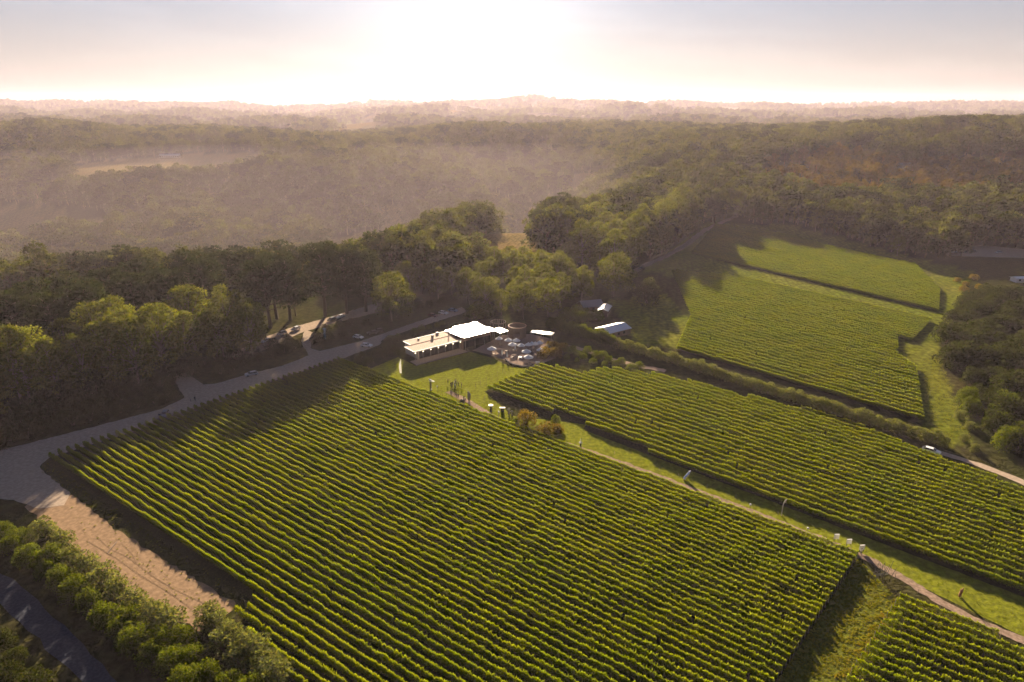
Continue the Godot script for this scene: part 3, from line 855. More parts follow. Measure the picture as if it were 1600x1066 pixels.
	# the dark thicket at the right
	grove("dark", poly([232.1, -345.2, 265.8, -371.0, 291.9, -357.7, 154.7, -173.4, 146.3, -182.8, 159.4, -212.0, 170.4, -240.3, 184.3, -276.1, 208.8, -312.1]), 4.2, 90, 5.0, 9.5, "dark bush of the dense thicket beside the grass strip", "dark bushes of the thicket", 1.1)
	grove("bush", poly([156.1, -217.2, 180.2, -240.3, 204.3, -246.8, 153.7, -177.0, 142.5, -182.8]), 6.0, 12, 5.0, 8.0, "greener bush standing out in the dense thicket", "greener bushes of the thicket", 0.9)
	row_of("rust", [267.9, -400.5, 267.0, -391.2, 280.6, -405.3, 257.6, -378.0, 269.6, -382.3], 2.4, 3.6, "dry brownish shrub on the grass at the end of the top vineyard", "dry shrubs by the top vineyard", 1.2)
	row_of("olive", [142.2, -193.2, 149.3, -201.3, 150.8, -209.4, 141.2, -186.8], 2.4, 3.6, "pale scrubby shrub at the lower tip of the thicket", "scrubby shrubs at the thicket tip", 1.2)

# ------------------------------------------------------------------ the winery
const FX := Vector3(0.773, 0, -0.634)
const FZ := Vector3(-0.634, 0, -0.773)
const ORIGIN := Vector3(-40.15, 0, -262.4)

# winery frame: x along the front, y up, z towards the back
func wf() -> Transform3D:
	return Transform3D(Basis(FX, Vector3.UP, FZ), Vector3.ZERO)

func slab(b: Buf, x0: float, x1: float, z0: float, z1: float, y0: float, y1: float, rise := 0.0) -> void:
	# a roof sheet whose back edge is higher by rise
	var t := wf()
	var lo: Array = [Vector3(x0, y0, z0), Vector3(x1, y0, z0), Vector3(x1, y0 + rise, z1), Vector3(x0, y0 + rise, z1)]
	var hi: Array = [Vector3(x0, y1, z0), Vector3(x1, y1, z0), Vector3(x1, y1 + rise, z1), Vector3(x0, y1 + rise, z1)]
	for i in 4:
		lo[i] = t * lo[i]
		hi[i] = t * hi[i]
	b.quad(hi[0], hi[1], hi[2], hi[3])
	b.quad(lo[3], lo[2], lo[1], lo[0])
	for i in 4:
		var j := (i + 1) % 4
		b.quad(lo[i], lo[j], hi[j], hi[i])

func wbox(x0: float, x1: float, y0: float, y1: float, z0: float, z1: float) -> Mesh:
	var b := Buf.new()
	b.box(Vector3(x0, y0, z0), Vector3(x1, y1, z1), wf())
	return b.mesh()

func make_winery() -> void:
	M.roof = mat(0.33, 0.21, 0.14, 0.75, 0.0)
	M.roof.metallic_specular = 0.25
	M.bright_roof = mat(0.85, 0.83, 0.8, 0.3, 0.85)
	M.wall = mat(0.2, 0.14, 0.12, 0.85)
	M.pale_wall = mat(0.5, 0.48, 0.45, 0.8)
	M.glass = mat(0.03, 0.03, 0.035, 0.08)
	M.white = mat(0.8, 0.8, 0.79, 0.6)
	M.timber = mat(0.2, 0.15, 0.11, 0.85)
	M.steel = mat(0.25, 0.25, 0.26, 0.45, 0.6)
	M.dark = mat(0.04, 0.04, 0.045, 0.6)
	M.concrete = ground_mat(0.3, 0.27, 0.25, 0.75, 2.5, 41, 1.0)
	M.canvas = mat(0.72, 0.73, 0.76, 0.85)
	M.canvas.backlight_enabled = true
	M.canvas.backlight = Color(0.5, 0.5, 0.48)
	M.lamp = mat(0.9, 0.88, 0.8, 0.5)
	M.lamp.emission_enabled = true
	M.lamp.emission = Color(1.0, 0.9, 0.75)
	M.lamp.emission_energy_multiplier = 1.6

	var w := thing("restaurant_building", "long low restaurant building with tan metal roof facing the lawn", "building", ORIGIN)
	var b := Buf.new()
	slab(b, 0.0, 23.8, 0.0, 7.4, 4.55, 4.85, 0.25)
	obj("roof", b.mesh(), M.roof, w)
	b = Buf.new()
	slab(b, 2.9, 24.2, 7.4, 13.2, 4.95, 5.25, 0.1)
	obj("roof", b.mesh(), M.roof, w)
	b = Buf.new()
	for e in [[-0.15, 0.1, 0.0, 7.4, 4.7, 4.98, 0.25], [2.75, 3.0, 7.45, 13.2, 5.1, 5.38, 0.1]]:
		slab(b, e[0], e[1], e[2], e[3], e[4], e[5], e[6])
	for e in [[0.0, 23.8, -0.12, 0.08, 4.55, 4.98, 0.0], [2.9, 24.2, 13.1, 13.3, 5.1, 5.45, 0.0]]:
		slab(b, e[0], e[1], e[2], e[3], e[4], e[5], e[6])
	var fascia := obj("fascia", b.mesh(), M.white, w)
	fascia.set_meta("label", "white edging round the tan roof")
	# raised ribs of the metal sheets
	b = Buf.new()
	for i in 38:
		var x := 0.5 + i * 0.62
		slab(b, x, x + 0.05, 0.15, 7.35, 4.86, 4.9, 0.243)
		if x > 3.1: slab(b, x, x + 0.05, 7.5, 13.0, 5.26, 5.3, 0.095)
	obj("roof_ribs", b.mesh(), M.roof, w).set_meta("kind", "stuff")
	obj("wall", wbox(4.0, 24.4, 0.0, 4.9, 12.5, 12.8), M.wall, w)
	obj("wall", wbox(3.6, 4.0, 0.0, 4.5, 2.6, 12.8), M.pale_wall, w)
	obj("wall", wbox(4.0, 24.2, 3.3, 4.5, 2.5, 2.8), M.wall, w)
	for i in 8:
		var x0 := 4.05 + i * 2.52
		obj("window", wbox(x0, x0 + 2.4, 0.35, 3.3, 2.6, 2.68), M.glass, w)
		obj("window_frame", wbox(x0 + 2.4, x0 + 2.52, 0.3, 3.3, 2.52, 2.8), M.dark, w)
	for i in 7:
		var x := 0.8 + i * 3.75
		b = Buf.new()
		b.tube([wf() * Vector3(x, 0.3, 0.4), wf() * Vector3(x, 4.55, 0.4)], [0.09, 0.09], 8)
		var post := obj("veranda_post", b.mesh(true), M.steel, w)
		b = Buf.new()
		b.ball(wf() * Vector3(x, 4.1, 0.1), Vector3(0.2, 0.2, 0.2))
		obj("lamp", b.mesh(true), M.lamp, post)
		var l := OmniLight3D.new()
		l.name = "veranda_light_%d" % i
		l.position = ORIGIN + wf() * Vector3(x, 4.1, 0.1)
		l.light_color = Color(1.0, 0.85, 0.65)
		l.light_energy = 0.35
		l.light_size = 0.15
		l.omni_range = 12.0
		l.omni_attenuation = 2.0
		l.shadow_enabled = true
		add_child(l)
	obj("deck", wbox(-0.6, 25.0, -0.05, 0.28, -2.4, 2.5), M.concrete, w)
	obj("deck_step", wbox(-0.9, 25.3, -0.05, 0.14, -2.9, -2.4), M.concrete, w)
	for c in [[15.0, 9.5, 0.9, 1.3], [9.0, 11.0, 0.7, 0.7], [19.0, 12.0, 1.2, 0.9]]:
		obj("roof_vent", wbox(c[0], c[0] + c[2], 5.2, 5.2 + c[3], c[1], c[1] + 0.7), M.dark, w)
	b = Buf.new()
	b.tube([wf() * Vector3(23.4, 5.0, 9.0), wf() * Vector3(23.4, 7.2, 9.0)], [0.22, 0.22], 10)
	obj("chimney", b.mesh(), M.dark, w)

	var c2 := thing("cellar_building", "square winery building whose flat pale metal roof mirrors the sun", "building", ORIGIN)
	b = Buf.new()
	slab(b, 24.4, 41.8, -1.3, 13.4, 5.9, 6.15, -0.45)
	slab(b, 30.0, 42.6, 13.4, 15.6, 5.45, 5.7, -0.1)
	obj("roof", b.mesh(), M.bright_roof, c2)
	b = Buf.new()
	for i in 26: slab(b, 24.7 + i * 0.66, 24.75 + i * 0.66, -1.2, 13.3, 6.16, 6.2, -0.447)
	obj("roof_ribs", b.mesh(), M.bright_roof, c2).set_meta("kind", "stuff")
	obj("wall", wbox(25.4, 41.0, 0.0, 5.4, 12.4, 12.8), M.wall, c2)
	obj("wall", wbox(25.4, 25.8, 0.0, 5.4, 1.4, 12.4), M.wall, c2)
	obj("wall", wbox(40.6, 41.0, 0.0, 5.4, 1.4, 12.4), M.wall, c2)
	obj("wall", wbox(25.8, 40.6, 3.4, 5.5, 1.3, 1.6), M.wall, c2)
	for i in 5:
		var x0 := 25.9 + i * 2.94
		obj("window", wbox(x0, x0 + 2.8, 0.2, 3.4, 1.4, 1.48), M.glass, c2)
		obj("window_frame", wbox(x0 + 2.8, x0 + 2.94, 0.0, 3.4, 1.32, 1.6), M.dark, c2)
	for x in [25.2, 30.4, 35.6, 41.0]:
		b = Buf.new()
		b.tube([wf() * Vector3(x, 0.0, -0.9), wf() * Vector3(x, 5.9, -0.9)], [0.11, 0.11], 8)
		obj("veranda_post", b.mesh(true), M.steel, c2)
	obj("roof_vent", wbox(27.5, 28.1, 6.0, 6.9, 8.0, 8.6), M.steel, c2)
	obj("roof_vent", wbox(38.0, 39.2, 5.9, 6.5, 9.0, 9.8), M.roof, c2)
	var cp := thing("entrance_canopy", "small pale canopy on posts at the end of the mirror bright roof", "canopy", ORIGIN)
	b = Buf.new()
	slab(b, 42.2, 46.8, -3.6, 2.4, 5.0, 5.2, 0.1)
	obj("roof", b.mesh(), M.bright_roof, cp)
	for x in [42.5, 46.5]:
		for z in [-3.3, 2.1]:
			b = Buf.new()
			b.tube([wf() * Vector3(x, 0, z), wf() * Vector3(x, 5.0, z)], [0.1, 0.1], 8)
			obj("post", b.mesh(true), M.steel, cp)

	# the round roofless tower of upright boards
	var tw := thing("round_tower", "roofless round timber walled tower standing behind the umbrella terrace", "tower", Vector3(2.4, 0, -297.0))
	var r := 4.05
	for i in 36:
		var a := TAU * i / 36.0
		if i in [8, 9, 10, 11]: continue
		b = Buf.new()
		b.box(Vector3(-0.31, 0.0, -0.06), Vector3(0.31, 5.0, 0.06), Transform3D(Basis(Vector3.UP, PI / 2 - a), Vector3(cos(a) * r, 0, sin(a) * r)))
		obj("wall_board", b.mesh(), M.timber, tw)
	b = Buf.new()
	b.lathe([Vector2(r - 0.16, 5.0), Vector2(r + 0.16, 5.0), Vector2(r + 0.16, 5.28), Vector2(r - 0.16, 5.28), Vector2(r - 0.16, 5.0)], 40)
	obj("ring_beam", b.mesh(), M.roof, tw)
	b = Buf.new()
	b.lathe([Vector2(0.0, 0.06), Vector2(r - 0.1, 0.06)], 30)
	obj("floor", b.mesh(), M.paved, tw)
	b = Buf.new()
	b.box(Vector3(-1.4, 3.4, -0.08), Vector3(1.4, 5.0, 0.08), Transform3D(Basis(Vector3.UP, 0.0), Vector3(0.2, 0, r - 0.12)))
	obj("lintel", b.mesh(), M.timber, tw)
	# open ring beside it
	var pg := thing("ring_pergola", "open ring pergola of beams left of the round tower", "pergola", Vector3(-6.4, 0, -304.0))
	b = Buf.new()
	b.lathe([Vector2(3.3, 4.7), Vector2(3.6, 4.7), Vector2(3.6, 5.0), Vector2(3.3, 5.0), Vector2(3.3, 4.7)], 36)
	obj("ring_beam", b.mesh(), M.timber, pg)
	for i in 8:
		var a := TAU * i / 8.0
		b = Buf.new()
		b.tube([Vector3(cos(a) * 3.45, 0, sin(a) * 3.45), Vector3(cos(a) * 3.45, 4.7, sin(a) * 3.45)], [0.12, 0.12], 7)
		obj("post", b.mesh(true), M.timber, pg)
	for i in 6:
		b = Buf.new()
		var x := -2.6 + i * 1.04
		var l := sqrt(3.4 * 3.4 - x * x)
		b.box(Vector3(x - 0.06, 4.74, -l), Vector3(x + 0.06, 4.96, l))
		obj("beam", b.mesh(), M.roof, pg)
	# flat canopy right of the tower
	var fc := thing("flat_canopy", "thin flat white canopy on posts right of the round tower", "canopy", Vector3(13.6, 0, -291.5), -0.35)
	b = Buf.new()
	b.box(Vector3(-5.2, 3.5, -2.0), Vector3(5.2, 3.66, 2.0))
	obj("roof", b.mesh(), M.bright_roof, fc)
	for x in [-4.8, 0.0, 4.8]:
		for z in [-1.7, 1.7]:
			b = Buf.new()
			b.tube([Vector3(x, 0, z), Vector3(x, 3.5, z)], [0.07, 0.07], 7)
			obj("post", b.mesh(true), M.steel, fc)

	make_terrace()

func umbrella(x: float, z: float, r: float, label: String, open_ := true) -> void:
	var u := thing("market_umbrella", label, "umbrella", Vector3(x, 0.05, z), rng.randf() * TAU, "white market umbrellas on the terrace" if open_ else "furled umbrellas on the terrace")
	var b := Buf.new()
	b.tube([Vector3.ZERO, Vector3(0, 3.3, 0)], [0.045, 0.04], 7)
	obj("pole", b.mesh(true), M.timber, u)
	b = Buf.new()
	b.box(Vector3(-0.35, 0, -0.35), Vector3(0.35, 0.12, 0.35))
	obj("base", b.mesh(), M.concrete, u)
	b = Buf.new()
	if open_:
		b.lathe([Vector2(0.02, 3.45), Vector2(r * 0.3, 3.2), Vector2(r * 0.65, 2.82), Vector2(r, 2.45), Vector2(r * 0.995, 2.26)], 8)
		b.lathe([Vector2(0.0, 3.6), Vector2(r * 0.18, 3.4)], 8)
	else:
		b.lathe([Vector2(0.02, 3.6), Vector2(0.16, 3.2), Vector2(0.3, 2.2), Vector2(0.36, 1.3), Vector2(0.1, 1.25)], 9)
	obj("canopy", b.mesh(), M.canvas, u)

func make_terrace() -> void:
	var names := ["big white umbrella alone at the lawn edge of the terrace", "white umbrella nearest the mirror bright winery roof", "left of two joined white umbrellas in front of the round tower", "right of two joined white umbrellas in front of the round tower", "pointed white umbrella at the left end of the middle umbrella row", "second white umbrella of the middle row, next to the pointed one", "third white umbrella of the middle row on the terrace", "fourth white umbrella of the middle row on the terrace", "fifth white umbrella of the middle row on the terrace", "last white umbrella of the middle row, nearest the garden path", "white umbrella alone in the middle of the lower terrace", "foremost white umbrella, above the curved terrace wall", "white umbrella half hidden behind the rust coloured shrubs", "white umbrella beyond the rust coloured shrubs"]
	var at: Array = [-8.6, -273.2, -5.8, -286.4, -1.6, -284.3, 1.9, -283.9, 0.2, -278.5, 4.0, -277.4, 7.1, -278.3, 8.6, -279.3, 10.1, -279.3, 12.1, -280.7, 6.1, -269.7, 6.8, -262.9, 11.9, -271.5, 15.4, -276.1]
	var rr := [2.1, 1.7, 1.8, 1.8, 2.0, 1.7, 1.6, 1.5, 1.5, 1.6, 2.1, 2.1, 1.7, 1.2]
	for i in names.size(): umbrella(at[i * 2], at[i * 2 + 1], rr[i], names[i])
	var shut: Array = [-4.2, -269.0, -2.1, -266.7, 1.4, -275.7]
	var sn := ["furled pale umbrella left of a pair at the terrace edge", "furled pale umbrella right of a pair at the terrace edge", "furled pale umbrella standing under the pointed umbrella"]
	for i in 3: umbrella(shut[i * 2], shut[i * 2 + 1], 1.0, sn[i], false)
	# tables with benches under the umbrellas
	var tabs: Array = [-8.6, -272.1, -5.4, -284.3, -1.4, -282.7, 2.0, -282.7, 0.6, -276.9, 4.1, -276.1, 7.4, -276.9, 10.5, -277.7, 6.2, -268.2, 6.8, -261.4, 10.0, -262.2, 3.2, -268.2, -2.8, -276.1, -0.3, -268.2]
	for i in range(0, tabs.size(), 2):
		var white := i in [20, 22]
		var t := thing("picnic_table", "white table with benches at the terrace wall" if white else "timber table with benches on the umbrella terrace", "table", Vector3(tabs[i] + 0.5, 0.05, tabs[i + 1] + 0.4), rng.randf_range(-0.5, 0.5), "white terrace tables" if white else "timber terrace tables")
		var m: Material = M.white if white else M.timber
		var b := Buf.new()
		b.box(Vector3(-0.9, 0.7, -0.38), Vector3(0.9, 0.76, 0.38))
		obj("table_top", b.mesh(), m, t)
		for s in [-1.0, 1.0]:
			b = Buf.new()
			b.box(Vector3(-0.85, 0.42, s * 0.75 - 0.14), Vector3(0.85, 0.47, s * 0.75 + 0.14))
			obj("bench", b.mesh(), m, t)
			b = Buf.new()
			b.box(Vector3(s * 0.6 - 0.05, 0.0, -0.7), Vector3(s * 0.6 + 0.05, 0.42, 0.7))
			b.box(Vector3(s * 0.6 - 0.05, 0.42, -0.3), Vector3(s * 0.6 + 0.05, 0.7, 0.3))
			obj("leg", b.mesh(), m, t)
	# low curved wall
	var wl := thing("terrace_wall", "low curved stone wall round the front of the umbrella terrace", "wall")
	var wp: Array = [-2.9, -266.7, -0.8, -262.2, 1.6, -259.6, 4.4, -258.2, 7.5, -258.2, 10.4, -259.6, 13.2, -262.9]
	for i in range(0, wp.size() - 2, 2):
		var a := Vector2(wp[i], wp[i + 1])
		var c := Vector2(wp[i + 2], wp[i + 3])
		var n := 5
		for k in n:
			var p := a.lerp(c, (k + 0.5) / n)
			var l := a.distance_to(c) / n * 0.49
			var b := Buf.new()
			b.box(Vector3(-l, 0, -0.2 - rng.randf() * 0.04), Vector3(l, 0.5 + rng.randf() * 0.08, 0.2 + rng.randf() * 0.04), Transform3D(Basis(Vector3.UP, atan2(-(c.y - a.y), c.x - a.x)), Vector3(p.x, 0, p.y)))
			obj("stone", b.mesh(), M.concrete, wl)

# ------------------------------------------------------------------ sheds and far houses
# a house with a pitched roof: w along x, d along z
func house(called: String, label: String, x: float, z: float, turn: float, w: float, d: float, eave: float, ridge: float, wall_m: Material, roof_m: Material) -> Node3D:
	var h := thing(called, label, "shed" if called.ends_with("shed") else "house", on(x, z, -0.1), turn)
	var b := Buf.new()
	b.box(Vector3(-w / 2, 0, -d / 2), Vector3(w / 2, eave, d / 2))
	for s in [-1.0, 1.0]:
		b.tri(Vector3(s * w / 2, eave, -d / 2), Vector3(s * w / 2, ridge - 0.1, 0), Vector3(s * w / 2, eave, d / 2))
	obj("wall", b.mesh(), wall_m, h)
	for s in [-1.0, 1.0]:
		b = Buf.new()
		var o := 0.5
		var e := Vector3(0, eave - (ridge - eave) * o / (d / 2), s * (d / 2 + o))
		var p := Vector3(0, ridge, 0)
		var up_ := Vector3(0, 0.16, 0)
		var x0 := Vector3(-w / 2 - o, 0, 0)
		var x1 := Vector3(w / 2 + o, 0, 0)
		b.quad(x0 + e + up_, x1 + e + up_, x1 + p + up_, x0 + p + up_)
		b.quad(x0 + e, x0 + p, x1 + p, x1 + e)
		b.quad(x0 + e, x1 + e, x1 + e + up_, x0 + e + up_)
		b.quad(x0 + e, x0 + e + up_, x0 + p + up_, x0 + p)
		b.quad(x1 + e, x1 + p, x1 + p + up_, x1 + e + up_)
		obj("roof", b.mesh(), roof_m, h)
	for i in maxi(1, int(w / 3.5)):
		b = Buf.new()
		var xx := -w / 2 + 1.6 + i * 3.4
		b.box(Vector3(xx, 1.0, d / 2), Vector3(xx + 1.3, 2.2, d / 2 + 0.05))
		obj("window", b.mesh(), M.glass, h)
	b = Buf.new()
	b.box(Vector3(w / 2 - 1.4, 0, d / 2), Vector3(w / 2 - 0.5, 2.1, d / 2 + 0.06))
	obj("door", b.mesh(), M.timber, h)
	return h

func make_sheds() -> void:
	M.zinc = mat(0.5, 0.52, 0.56, 0.4, 0.35)
	M.zinc_dark = mat(0.2, 0.19, 0.2, 0.55, 0.2)
	M.blue_roof = mat(0.35, 0.42, 0.55, 0.5, 0.2)
	house("metal_shed", "metal shed with pale grey double roof behind the olive hedge", 46.89, -300.45, 0.62, 13.0, 9.0, 3.0, 4.4, M.wall, M.zinc)
	house("lean_shed", "narrow shed with pale blue grey roof beside the dark roofed house", 46.95, -333.48, 1.25, 10.0, 5.0, 3.0, 3.9, M.wall, M.zinc)
	house("cottage", "dark roofed cottage with one sunlit gable above the sheds", 40.52, -340.41, 0.3, 11.0, 8.0, 3.0, 5.2, M.wall, M.zinc_dark)
	house("farmhouse", "long pale farmhouse on the hazy slope under the far tree line", -571.14, -1178.98, 0.1, 32.0, 9.0, 3.5, 6.0, M.pale_wall, M.zinc)
	house("valley_house", "blue roofed house among trees deep in the valley", -263.00, -842.86, -0.3, 16.0, 9.0, 3.0, 5.0, M.pale_wall, M.blue_roof)
	house("hill_house", "small house with pale roof among trees on the wooded hill", 428.80, -767.43, 0.3, 14.0, 8.0, 3.0, 5.0, M.pale_wall, M.zinc)
	house("white_shed", "small white shed on the grass beyond the top vineyard", 306.03, -400.52, 0.05, 9.0, 5.0, 2.4, 3.2, M.white, M.white)

# ------------------------------------------------------------------ vehicles
var car_parts := {}

# nose towards -x
func make_car(called: String, label: String, x: float, z: float, turn: float, paint: Material, tall := 1.0, group := "") -> Node3D:
	var c := thing(called, label, "car", on(x, z, 0.07), turn, group)
	c.scale = Vector3.ONE * 1.12
	var b := Buf.new()
	var w := 0.88
	# side outline, swept across with the cabin drawn in
	var low: Array = [Vector2(-2.15, 0.35), Vector2(-2.2, 0.6), Vector2(-2.0, 0.82), Vector2(-1.0, 0.98), Vector2(2.05, 1.0), Vector2(2.2, 0.75), Vector2(2.15, 0.35)]
	for i in low.size() - 1:
		var p: Vector2 = low[i]
		var q: Vector2 = low[i + 1]
		b.quad(Vector3(p.x, p.y, -w), Vector3(p.x, p.y, w), Vector3(q.x, q.y, w), Vector3(q.x, q.y, -w))
	for s in [-1.0, 1.0]:
		for i in range(1, low.size() - 1):
			b.tri(Vector3(low[0].x, low[0].y, s * w), Vector3(low[i].x, low[i].y, s * w), Vector3(low[i + 1].x, low[i + 1].y, s * w))
	b.quad(Vector3(-2.15, 0.35, -w), Vector3(2.15, 0.35, -w), Vector3(2.15, 0.35, w), Vector3(-2.15, 0.35, w))
	var top := 1.45 * tall
	b.box(Vector3(-0.35, top - 0.05, -0.62), Vector3(1.45, top, 0.62))
	for k in [[-1.05, -0.35], [0.5, 0.5], [2.0, 1.45]]:
		for s in [-1.0, 1.0]:
			b.tube([Vector3(k[0], 0.97, s * 0.83), Vector3(k[1], top - 0.02, s * 0.6)], [0.05, 0.05], 5)
	obj("body", b.mesh(), paint, c)
	var cab: Array = [Vector2(-1.03, 0.97), Vector2(-0.36, top - 0.05), Vector2(1.44, top - 0.05), Vector2(1.98, 0.99)]
	for i in 3:
		b = Buf.new()
		if i == 1: continue
		b.quad(Vector3(cab[i].x, cab[i].y, -0.82 if i == 0 else -0.6), Vector3(cab[i].x, cab[i].y, 0.82 if i == 0 else 0.6), Vector3(cab[i + 1].x, cab[i + 1].y, 0.6 if i == 0 else 0.82), Vector3(cab[i + 1].x, cab[i + 1].y, -0.6 if i == 0 else -0.82))
		obj("windscreen" if i == 0 else "rear_window", b.mesh(), M.glass, c)
	for s in [-1.0, 1.0]:
		b = Buf.new()
		b.quad(Vector3(-1.0, 0.98, s * 0.83), Vector3(1.96, 1.0, s * 0.83), Vector3(1.42, top - 0.05, s * 0.6), Vector3(-0.34, top - 0.05, s * 0.6))
		obj("side_window", b.mesh(), M.glass, c)
		for x0 in [-1.35, 1.35]:
			var wh := obj("wheel", car_parts.tyre, M.dark, c)
			wh.position = Vector3(x0, 0.33, s * 0.78)
			var rim := obj("rim", car_parts.rim, M.steel, wh)
			rim.position = Vector3(0, 0, s * 0.115)
		var hl := obj("headlight", car_parts.light, M.white, c)
		hl.position = Vector3(-2.12, 0.7, s * 0.62)
		var tl := obj("tail_light", car_parts.light, M.red, c)
		tl.position = Vector3(2.14, 0.78, s * 0.66)
	return c

func make_cars() -> void:
	M.red = mat(0.3, 0.02, 0.02, 0.3)
	var silver := mat(0.55, 0.58, 0.63, 0.3, 0.3)
	var white := mat(0.75, 0.76, 0.78, 0.3)
	var dark := mat(0.03, 0.032, 0.04, 0.3)
	var wine := mat(0.12, 0.025, 0.03, 0.3)
	var blue := mat(0.3, 0.38, 0.5, 0.3, 0.2)
	var grey := mat(0.13, 0.14, 0.18, 0.3, 0.2)
	var b := Buf.new()
	var ring: Array = []
	b.lathe([Vector2(0.0, -0.11), Vector2(0.3, -0.11), Vector2(0.33, -0.07), Vector2(0.33, 0.07), Vector2(0.3, 0.11), Vector2(0.0, 0.11)], 14)
	for i in b.v.size(): b.v[i] = Vector3(b.v[i].x, b.v[i].z, b.v[i].y)
	car_parts.tyre = b.mesh()
	b = Buf.new()
	b.lathe([Vector2(0.2, -0.01), Vector2(0.17, 0.012), Vector2(0.0, 0.01)], 10)
	for i in b.v.size(): b.v[i] = Vector3(b.v[i].x, b.v[i].z, b.v[i].y)
	car_parts.rim = b.mesh()
	b = Buf.new()
	b.ball(Vector3.ZERO, Vector3(0.07, 0.09, 0.18), Color.WHITE, 8, 5)
	car_parts.light = b.mesh(true)
	make_car("parked_car", "silver car parked beside the long vineyard edge of the gravel road", -102.15, -248.79, 0.5, silver)
	make_car("parked_car", "white car with blue tinted roof parked beside the road fork island", -69.85, -294.00, 2.7, white)
	make_car("parked_car", "white car half hidden behind dark shrubs at the winery end", -63.78, -282.65, 2.9, white)
	make_car("parked_car", "left one of two dark cars parked in the shade behind the road island", -64.69, -300.45, 0.4, dark)
	make_car("parked_car", "right one of two dark cars parked in the shade behind the road island", -62.55, -303.29, 0.4, dark)
	make_car("parked_car", "dark red car parked at the far end of the gravel road", -39.49, -327.90, 2.6, wine)
	make_car("parked_car", "white car parked between dark red car and pale blue car", -34.78, -332.35, 2.6, white)
	make_car("parked_car", "pale blue car parked under trees at the road end", -30.27, -336.92, 2.7, blue)
	var c := make_car("parked_car", "grey car seen head-on with both front doors open on the gravel road", -118.34, -211.96, 1.75, grey)
	for s in [-1.0, 1.0]:
		b = Buf.new()
		b.box(Vector3(-0.02, 0.4, 0.0), Vector3(0.06, 1.0, s * 0.95), Transform3D(Basis(Vector3.UP, s * 0.3), Vector3(-0.75, 0, s * 0.9)))
		b.tube([Vector3(-0.75 + s * 0.0, 1.0, s * 0.95), Vector3(-0.62, 1.4, s * 1.15), Vector3(-0.4, 1.0, s * 1.8)], [0.03, 0.03, 0.03], 5)
		obj("door", b.mesh(), dark, c)
	make_car("parked_car", "small white car at the end of the olive hedge", 127.72, -185.61, 2.4, white)
	var lit := ["first car in the sunlit car park behind the shrub bed, nearest the gum belt", "second car in the sunlit car park behind the shrub bed", "third car in the sunlit car park, behind the road fork", "fourth car in the sunlit car park, deepest in tree shade", "dark car under the trees at the end of the car park", "car with sunlit roof under trees above the road fork island"]
	var lp: Array = [-113.1, -278.5, -110.2, -288.7, -106.5, -299.5, -102.0, -306.2, -88.9, -321.4, -85.5, -325.7]
	for i in 6: make_car("parked_car", lit[i], lp[i * 2], lp[i * 2 + 1], 1.1, [silver, white, grey, silver, dark, white][i])
	var yl := ["pale vehicle parked in the gravel yard under the forest", "dark vehicle parked in the gravel yard under the forest", "silver vehicle at the far end of the gravel yard"]
	var yp: Array = [317.0, -484.1, 332.0, -486.1, 347.8, -482.1]
	for i in 3: make_car("parked_car", yl[i], yp[i * 2], yp[i * 2 + 1], 0.3, [white, dark, silver][i], 1.1)
	make_car("parked_car", "dark car stopped on the curving gravel track below the forest", 83.65, -432.88, 0.8, dark)

# ------------------------------------------------------------------ sculptures, signs, posts
func solid(called: String, b: Buf, m: Material, parent: Node, smooth := true) -> void:
	obj(called, b.mesh(smooth), m, parent)

